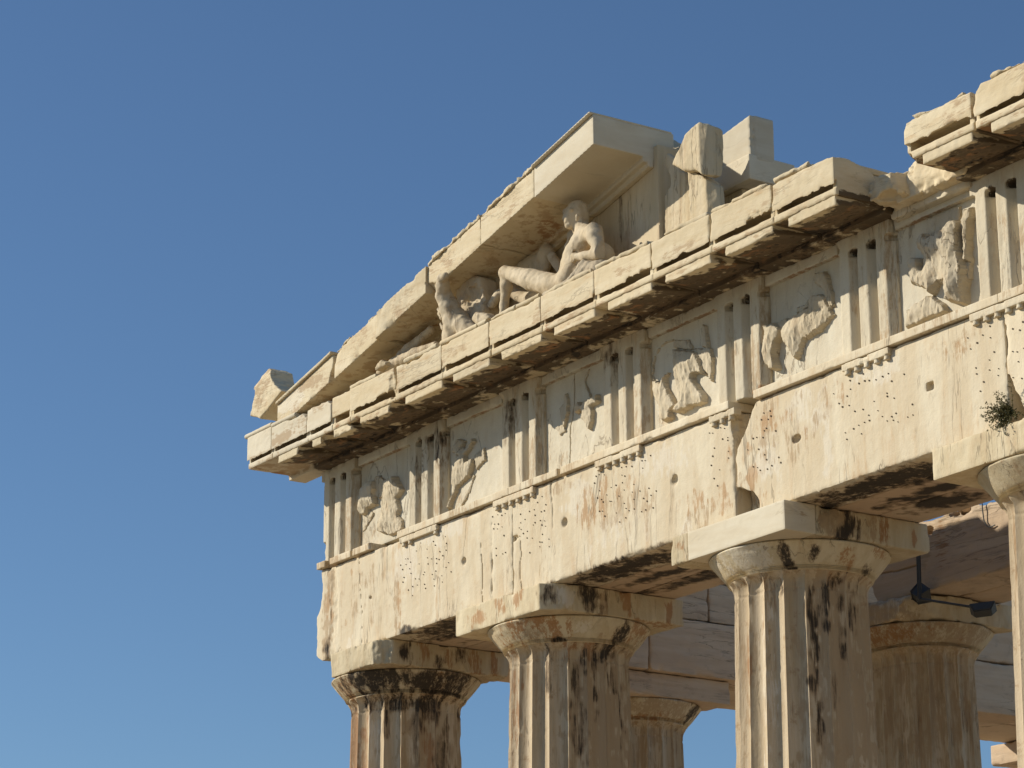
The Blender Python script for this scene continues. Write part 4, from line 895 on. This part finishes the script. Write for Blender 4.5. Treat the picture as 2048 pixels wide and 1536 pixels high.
for xx in (9.6,):
    n = node('column', TEMPLE); lathe_column(n, xx, 5.65, 12.0, 2.27, .66, (M_COL, M_CAP), 0, None, None, 57, fine=False)
    block('abacus', (xx-.9, 4.75, 12.0), (xx+.9, 6.5, 12.32), M_CAP, n, .03, .05, .06, .1, .004)

# ------------------------------------------------------------------ sculptures in the pediment
FZ = 15.135
stat = thing('reclining_statue', 'weathered headed nude male statue reclining with one knee raised in the pediment', 'statue')
B = Body((4.3, -.80, FZ-.02), (7.15, .12, 16.52), .0125)
hd = P(1152, 425, -.30)
B.ball(hd, .128, .03); B.limb(hd+[.03, .02, .02], hd+[.05, .03, -.04], .118, .10, .04)
fc = P(1140, 438, -.36); ch_ = P(1139, 450, -.37)
B.limb(fc, ch_, .078, .055, .05); B.limb(P(1131, 423, -.37), P(1129, 437, -.40), .030, .022, .03)      # brow, nose
B.limb(P(1131, 421, -.38), P(1142, 419, -.42), .022, .022, .02)
B.ball(P(1137, 427, -.455), .024, .02, sub=True); B.limb(P(1133, 446, -.42), P(1137, 446, -.44), .012, .012, .01, sub=True)
B.limb(P(1155, 432, -.43), P(1154, 441, -.42), .024, .016, .02)                                        # ear
B.limb(P(1158, 442, -.27), P(1172, 468, -.25), .088, .085, .05)                                         # neck
nb = P(1168, 474, -.25)
B.limb(P(1188, 466, -.42), P(1150, 474, -.06), .10, .10, .08)                                          # shoulder girdle
B.limb(P(1174, 488, -.26), P(1152, 520, -.28), .19, .155, .08)                                         # rib cage
B.limb(P(1158, 486, -.36), P(1146, 496, -.38), .095, .075, .05); B.limb(P(1150, 484, -.12), P(1140, 494, -.14), .09, .07, .05)   # chest muscles
B.limb(P(1154, 518, -.30), P(1138, 550, -.33), .165, .135, .06)                                         # belly
B.limb(P(1150, 533, -.36), P(1136, 562, -.42), .13, .135, .06); B.limb(P(1136, 562, -.40), P(1112, 572, -.42), .13, .13, .05)
for uu, vv in ((1137, 512), (1130, 521), (1124, 531)): B.limb(P(uu, vv, -.38), P(uu+4, vv-4, -.24), .022, .022, .03)
B.limb(P(1166, 502, -.44), P(1132, 507, -.40), .012, .014, .025, sub=True)
for (u0, v0, u1, v1) in ((1137, 508, 1128, 544), (1146, 519, 1126, 514), (1146, 529, 1122, 525), (1146, 540, 1118, 537), (1156, 512, 1150, 545)):
    B.limb(P(u0, v0, -.42), P(u1, v1, -.42), .010, .010, .02, sub=True)
B.limb(P(1113, 548, -.44), P(1126, 566, -.46), .016, .014, .03, sub=True)
B.limb(P(1180, 474, -.50), P(1176, 492, -.48), .010, .012, .025, sub=True)
B.limb(P(1187, 464, -.45), P(1190, 474, -.47), .105, .10, .05)                                         # near arm
B.limb(P(1190, 474, -.48), P(1200, 505, -.51), .090, .070, .04); B.limb(P(1197, 508, -.52), P(1170, 512, -.54), .070, .055, .04); B.limb(P(1170, 512, -.54), P(1149, 514, -.54), .055, .045, .03)
B.limb(P(1149, 513, -.54), P(1146, 522, -.55), .040, .032, .02)
for k in range(4): B.limb(P(1150-k*1.5, 517, -.57+.02*k), P(1147-k*1.2, 524-k, -.57+.02*k), .014, .012, .012)
B.limb(P(1126, 548, -.06), P(1105, 514, -.10), .05, .060, .02)                                          # far arm, broken at the wrist
B.limb(P(1106, 570, -.42), P(1062, 559, -.45), .140, .125, .03); B.limb(P(1062, 559, -.45), P(1012, 545, -.45), .125, .080, .04)   # near thigh
B.ball(P(1011, 545, -.45), .076, .04)
B.limb(P(1010, 548, -.45), P(1013, 572, -.44), .066, .070, .03); B.limb(P(1013, 572, -.44), P(1008, 612, -.44), .070, .050, .04)   # shin
B.limb(P(1008, 612, -.44), P(1006, 640, -.45), .050, .05, .04); B.limb(P(1006, 640, -.45), P(992, 648, -.50), .05, .04, .04)
B.limb(P(1104, 574, -.1), P(1060, 600, -.14), .12, .085, .05); B.limb(P(1060, 600, -.14), P(1020, 582, -.20), .085, .075, .05)       # far leg
B.limb(P(1022, 575, -.22), P(996, 592, -.30), .075, .060, .04); B.limb(P(996, 592, -.30), P(983, 610, -.36), .060, .050, .03)
B.limb(P(1204, 512, -.30), P(1196, 535, -.28), .15, .17, .08)                                          # back and seat
B.limb(P(1196, 538, -.28), P(1140, 572, -.28), .17, .12, .08)
B.limb(P(1128, 419, -.44), P(1166, 425, -.44), .006, .008, .012, sub=True)
B.build('body', M_STAT, stat, .006, .05, stains(tan=[(5.2, -.5, 15.9, .5, .3, .2, .35), (6.7, -.4, 15.6, .2, .3, .3, .4)]))
Dp = Body((4.9, -.86, FZ-.02), (7.25, -.1, 15.85), .0115)
fr = random.Random(3)
Dp.limb(P(1202, 536, -.50), P(1166, 544, -.54), .09, .08, .05); Dp.limb(P(1200, 545, -.52), P(1095, 596, -.56), .12, .08, .06)
for k in range(13):
    t = k/12
    a = P(1168+40*t, 527+9*t, -.56); b = P(1082+92*t, 601-38*t, -.73); mid = P(1136+54*t+fr.uniform(-3, 3), 568-15*t+fr.uniform(-2, 3), -.67-.025*(k % 2))
    w = .026 if k % 3 else .046
    Dp.chain([a, mid, b], [w, w*.85, w*.6], .006)
Dp.limb(P(1164, 534, -.54), P(1204, 534, -.50), .06, .07, .04)
Dp.build('draped_cloth', M_CLOTH, stat, .006, .04)

hr = thing('horse_head_sculpture', 'broken horse neck and head sculpture rearing up at the left of the pediment', 'sculpture')
B = Body((2.9, -1.05, FZ-.02), (4.7, .10, 16.45), .0125)
HP = lambda u, v, dy=0: P(u, v, -.46-.36*min(1, max(0, (690-v)/130))+dy)
B.chain([HP(922, 700), HP(918, 672), HP(914, 645), HP(900, 617), HP(888, 592), HP(886, 574), HP(885, 558, -.01)], [.24, .205, .165, .125, .098, .080, .070], .04)
B.limb(HP(925, 650, -.03), HP(945, 668, -.03), .12, .13, .05); B.limb(HP(884, 556, -.03), HP(891, 552, -.03), .050, .046, .03)
B.limb(HP(901, 588, -.10), HP(886, 580, -.10), .012, .020, .015, sub=True); B.limb(HP(883, 566, -.09), HP(893, 570, -.09), .018, .012, .02, sub=True)
B.limb(HP(890, 590, -.12), HP(896, 610, -.15), .010, .012, .02, sub=True)
for k in (0, 1, 3, 4, 6): B.limb(HP(874+k*1.2, 588+k*10), HP(878+k*1.4, 596+k*10, -.03), .022, .03, .03)
B.build('neck_and_head', M_STAT, hr, .008, .06)
ar = thing('sculpted_arm', 'broken marble forearm reaching up beside the horse sculpture', 'sculpture')
B = Body((2.2, -.75, FZ-.02), (3.6, .0, 15.85), .0125)
B.limb(P(806, 712, -.40), P(862, 660, -.36), .085, .055, .04); B.limb(P(818, 700, -.39), P(812, 712, -.41), .08, .08, .04)
B.chain([P(760, 745, -.48), P(790, 728, -.46), P(830, 708, -.46), P(872, 690, -.48)], [.05, .075, .07, .05], .05)
B.build('forearm', M_STAT, ar, .008, .05)
def frag(name, label, pts, y0, y1, rough=.012, rnd_=.04, bulge=0, vox=.0135, cuts=()):
    o = prism(name, px(pts, (y0*2+y1)/3), y0, y1, M_STAT, None, vox, rnd_, rough, .12, cuts, None, None, bulge)
    return tag(o, label, 'fragment')
Zk = lambda L_: zoomed(L_, 840, 520, 1/7.68)
Zm = lambda L_: zoomed(L_, 1040, 380, 1/7.68)
frag('stone_fragment', 'rounded slab between the horse head and the statue with a sunlit broken face', Zk([(640, 430), (760, 300), (930, 255), (1000, 290), (1040, 640), (1060, 780), (1000, 1000), (830, 1000), (700, 800), (620, 560)]), -.46, -.18, .012, .05,
     cuts=[cut_plane((4.25, -.28, 15.62), (-.25, -1, .95), .02)] if False else [cut_plane(P(955, 600, -.44), (.25, -.55, 1), .03) if False else cut_ball(P(948, 592, -.47), (.24, .07, .16), .03)])
frag('stone_fragment', 'tall pointed slab behind the raised knee', Zk([(990, 700), (1000, 290), (980, 240), (1060, 130), (1150, 100), (1210, 10), (1290, 0), (1340, 60), (1260, 240), (1240, 700)]), -.16, .06)
frag('stone_fragment', 'lumpy dark stone fragment behind the statue thigh', Zm([(-60, 1300), (-40, 1100), (150, 985), (270, 955), (335, 850), (395, 820), (450, 870), (462, 980), (420, 1100), (345, 1280), (200, 1400)]), -.16, .07, .02, .07, .06)
frag('stone_fragment', 'small rough stone at the statue feet', Zk([(850, 920), (870, 850), (920, 805), (1000, 800), (1060, 830), (1110, 900), (1000, 1000), (900, 1000)]), -.70, -.52, .02, .04)
frag('stone_fragment', 'small dark lump on the cornice near the left corner', zoomed([(900, 270), (930, 200), (1010, 158), (1075, 180), (1060, 260), (900, 320)], 640, 700, .1302), -.62, -.42, .02, .03)

# corner acroterion fragment
akp = px(zoomed([(150, 862), (190, 660), (170, 620), (195, 530), (235, 490), (268, 470), (308, 492), (325, 560), (352, 610), (405, 660), (330, 760), (235, 880)], 470, 620, .2474), -.66)
ak = prism('acroterion_fragment', akp, -.72, -.36, M_CORN, None, .013, .015, .010, .12, cuts=[cut_plane((-.35, -.72, 15.9), (-.1, -1, .55), .02)], attrs=stains(tan=[(-.5, -.7, 15.75, .3, .2, .3, .6)]))
tag(ak, 'broken pale acroterion stub standing on the left cornice corner', 'fragment')

# ------------------------------------------------------------------ floodlights on the porch lintel
fl = thing('floodlight', 'dark floodlights on a bent steel bracket fixed to the inner porch lintel', 'floodlight')
def tube(name, pts, r, mat, parent, seg=10):
    cu = bpy.data.curves.new(name, 'CURVE'); cu.dimensions = '3D'; sp = cu.splines.new('POLY'); sp.points.add(len(pts)-1)
    for p, q in zip(sp.points, pts): p.co = (*q, 1)
    cu.bevel_depth = r; cu.bevel_resolution = 3; cu.use_fill_caps = True
    o = bpy.data.objects.new(name, cu); dg = bpy.context.evaluated_depsgraph_get(); S.collection.objects.link(o); dg.update()
    me = bpy.data.meshes.new_from_object(o.evaluated_get(dg)); S.collection.objects.unlink(o); bpy.data.objects.remove(o)
    me.materials.clear(); me.materials.append(mat); return link(bpy.data.objects.new(name, me), parent)
FY = 4.72
tube('bracket_pole', [P(1836, 1085, FY), P(1838, 1150, FY), P(1839, 1196, FY), P(1842, 1199, FY)], .028, M_METAL, fl)
tube('bracket_arm', [P(1842, 1198, FY), P(1880, 1204, FY-.05), P(1945, 1214, FY-.1)], .016, M_METAL, fl)
def lamp(c, ax, up_, w, h, dep, parent):
    ax = Vector(ax).normalized(); up_ = Vector(up_); rt = up_.cross(ax).normalized(); up_ = ax.cross(rt)
    bm = bmesh.new(); bmesh.ops.create_cube(bm, size=1)
    for v in bm.verts:
        q = v.co.copy(); tp = 1.0 if q.z > 0 else .62
        v.co = Vector(c)+rt*q.x*w*tp+up_*q.y*h*tp+ax*q.z*dep
    bmesh.ops.bevel(bm, geom=bm.edges[:], offset=.012, segments=2, affect='EDGES')
    me = bpy.data.meshes.new('lamp_housing'); bm.to_mesh(me); bm.free(); me.materials.append(M_METAL); return link(bpy.data.objects.new('lamp_housing', me), parent)
lamp(P(1840, 1189, FY+.12), (.3, .8, .5), (.6, -.5, .7), .19, .19, .16, fl)
lamp(P(1966, 1221, FY-.1), (-.5, .5, .75), (.8, .6, 0), .17, .32, .13, fl)
tube('bracket_arm', [P(1945, 1214, FY-.1), P(1958, 1219, FY-.1)], .03, M_METAL, fl)
cable = tube('hanging_cable', [P(1964, 1003, 4.97), P(1965, 1020, 4.96), P(1968, 1042, 4.97), P(1974, 1052, 4.97), P(1982, 1054, 4.98), P(1990, 1050, 4.98)], .008, M_METAL, None)
tag(cable, 'thin dark cable dangling down the inner porch lintel', 'cable')

# ------------------------------------------------------------------ plant rooted in the open joint
sh = thing('wild_shrub', 'small olive green shrub growing from the open joint above the right column', 'shrub')
bm = bmesh.new(); tw = bmesh.new(); r = random.Random(2); root = Vector(P(2026, 822, -.02))
for k in range(80):
    a = r.uniform(0, 2*math.pi); spread = r.uniform(.3, 1.0)
    dirv = Vector((math.cos(a)*spread-.55, -abs(math.sin(a))*.55*spread-.12, r.uniform(-.55, .55))).normalized(); ln = r.uniform(.10, .30)
    p = root.copy(); prev = p.copy()
    for s_ in range(6):
        dirv = (dirv+Vector((r.uniform(-.25, .25), r.uniform(-.2, .2), r.uniform(-.22, .12)))).normalized(); p = p+dirv*ln/6
        if p.y > -.012: p.y = -.012-r.uniform(0, .01)
        n_ = Vector((r.uniform(-1, 1), r.uniform(-1, 1), r.uniform(-1, 1))).normalized()*.0022
        vs = [tw.verts.new(prev-n_), tw.verts.new(prev+n_), tw.verts.new(p+n_), tw.verts.new(p-n_)]; tw.faces.new(vs); prev = p.copy()
        for q in range(8):
            d1 = Vector((r.uniform(-1, 1), r.uniform(-1, 1), r.uniform(-.6, 1))).normalized(); d2 = d1.cross(Vector((r.uniform(-1, 1), r.uniform(-1, 1), r.uniform(-1, 1)))).normalized()
            L1, W1 = r.uniform(.014, .030), r.uniform(.004, .007); b0 = p+Vector((r.uniform(-.012, .012), r.uniform(-.012, .0), r.uniform(-.012, .012)))
            bm.faces.new([bm.verts.new(b0), bm.verts.new(b0+d1*L1*.5+d2*W1), bm.verts.new(b0+d1*L1), bm.verts.new(b0+d1*L1*.5-d2*W1)])
for nm, b_, mt in (('foliage', bm, M_LEAF), ('stems', tw, M_TWIG)):
    me = bpy.data.meshes.new(nm); b_.to_mesh(me); b_.free(); me.materials.append(mt); link(bpy.data.objects.new(nm, me), sh)
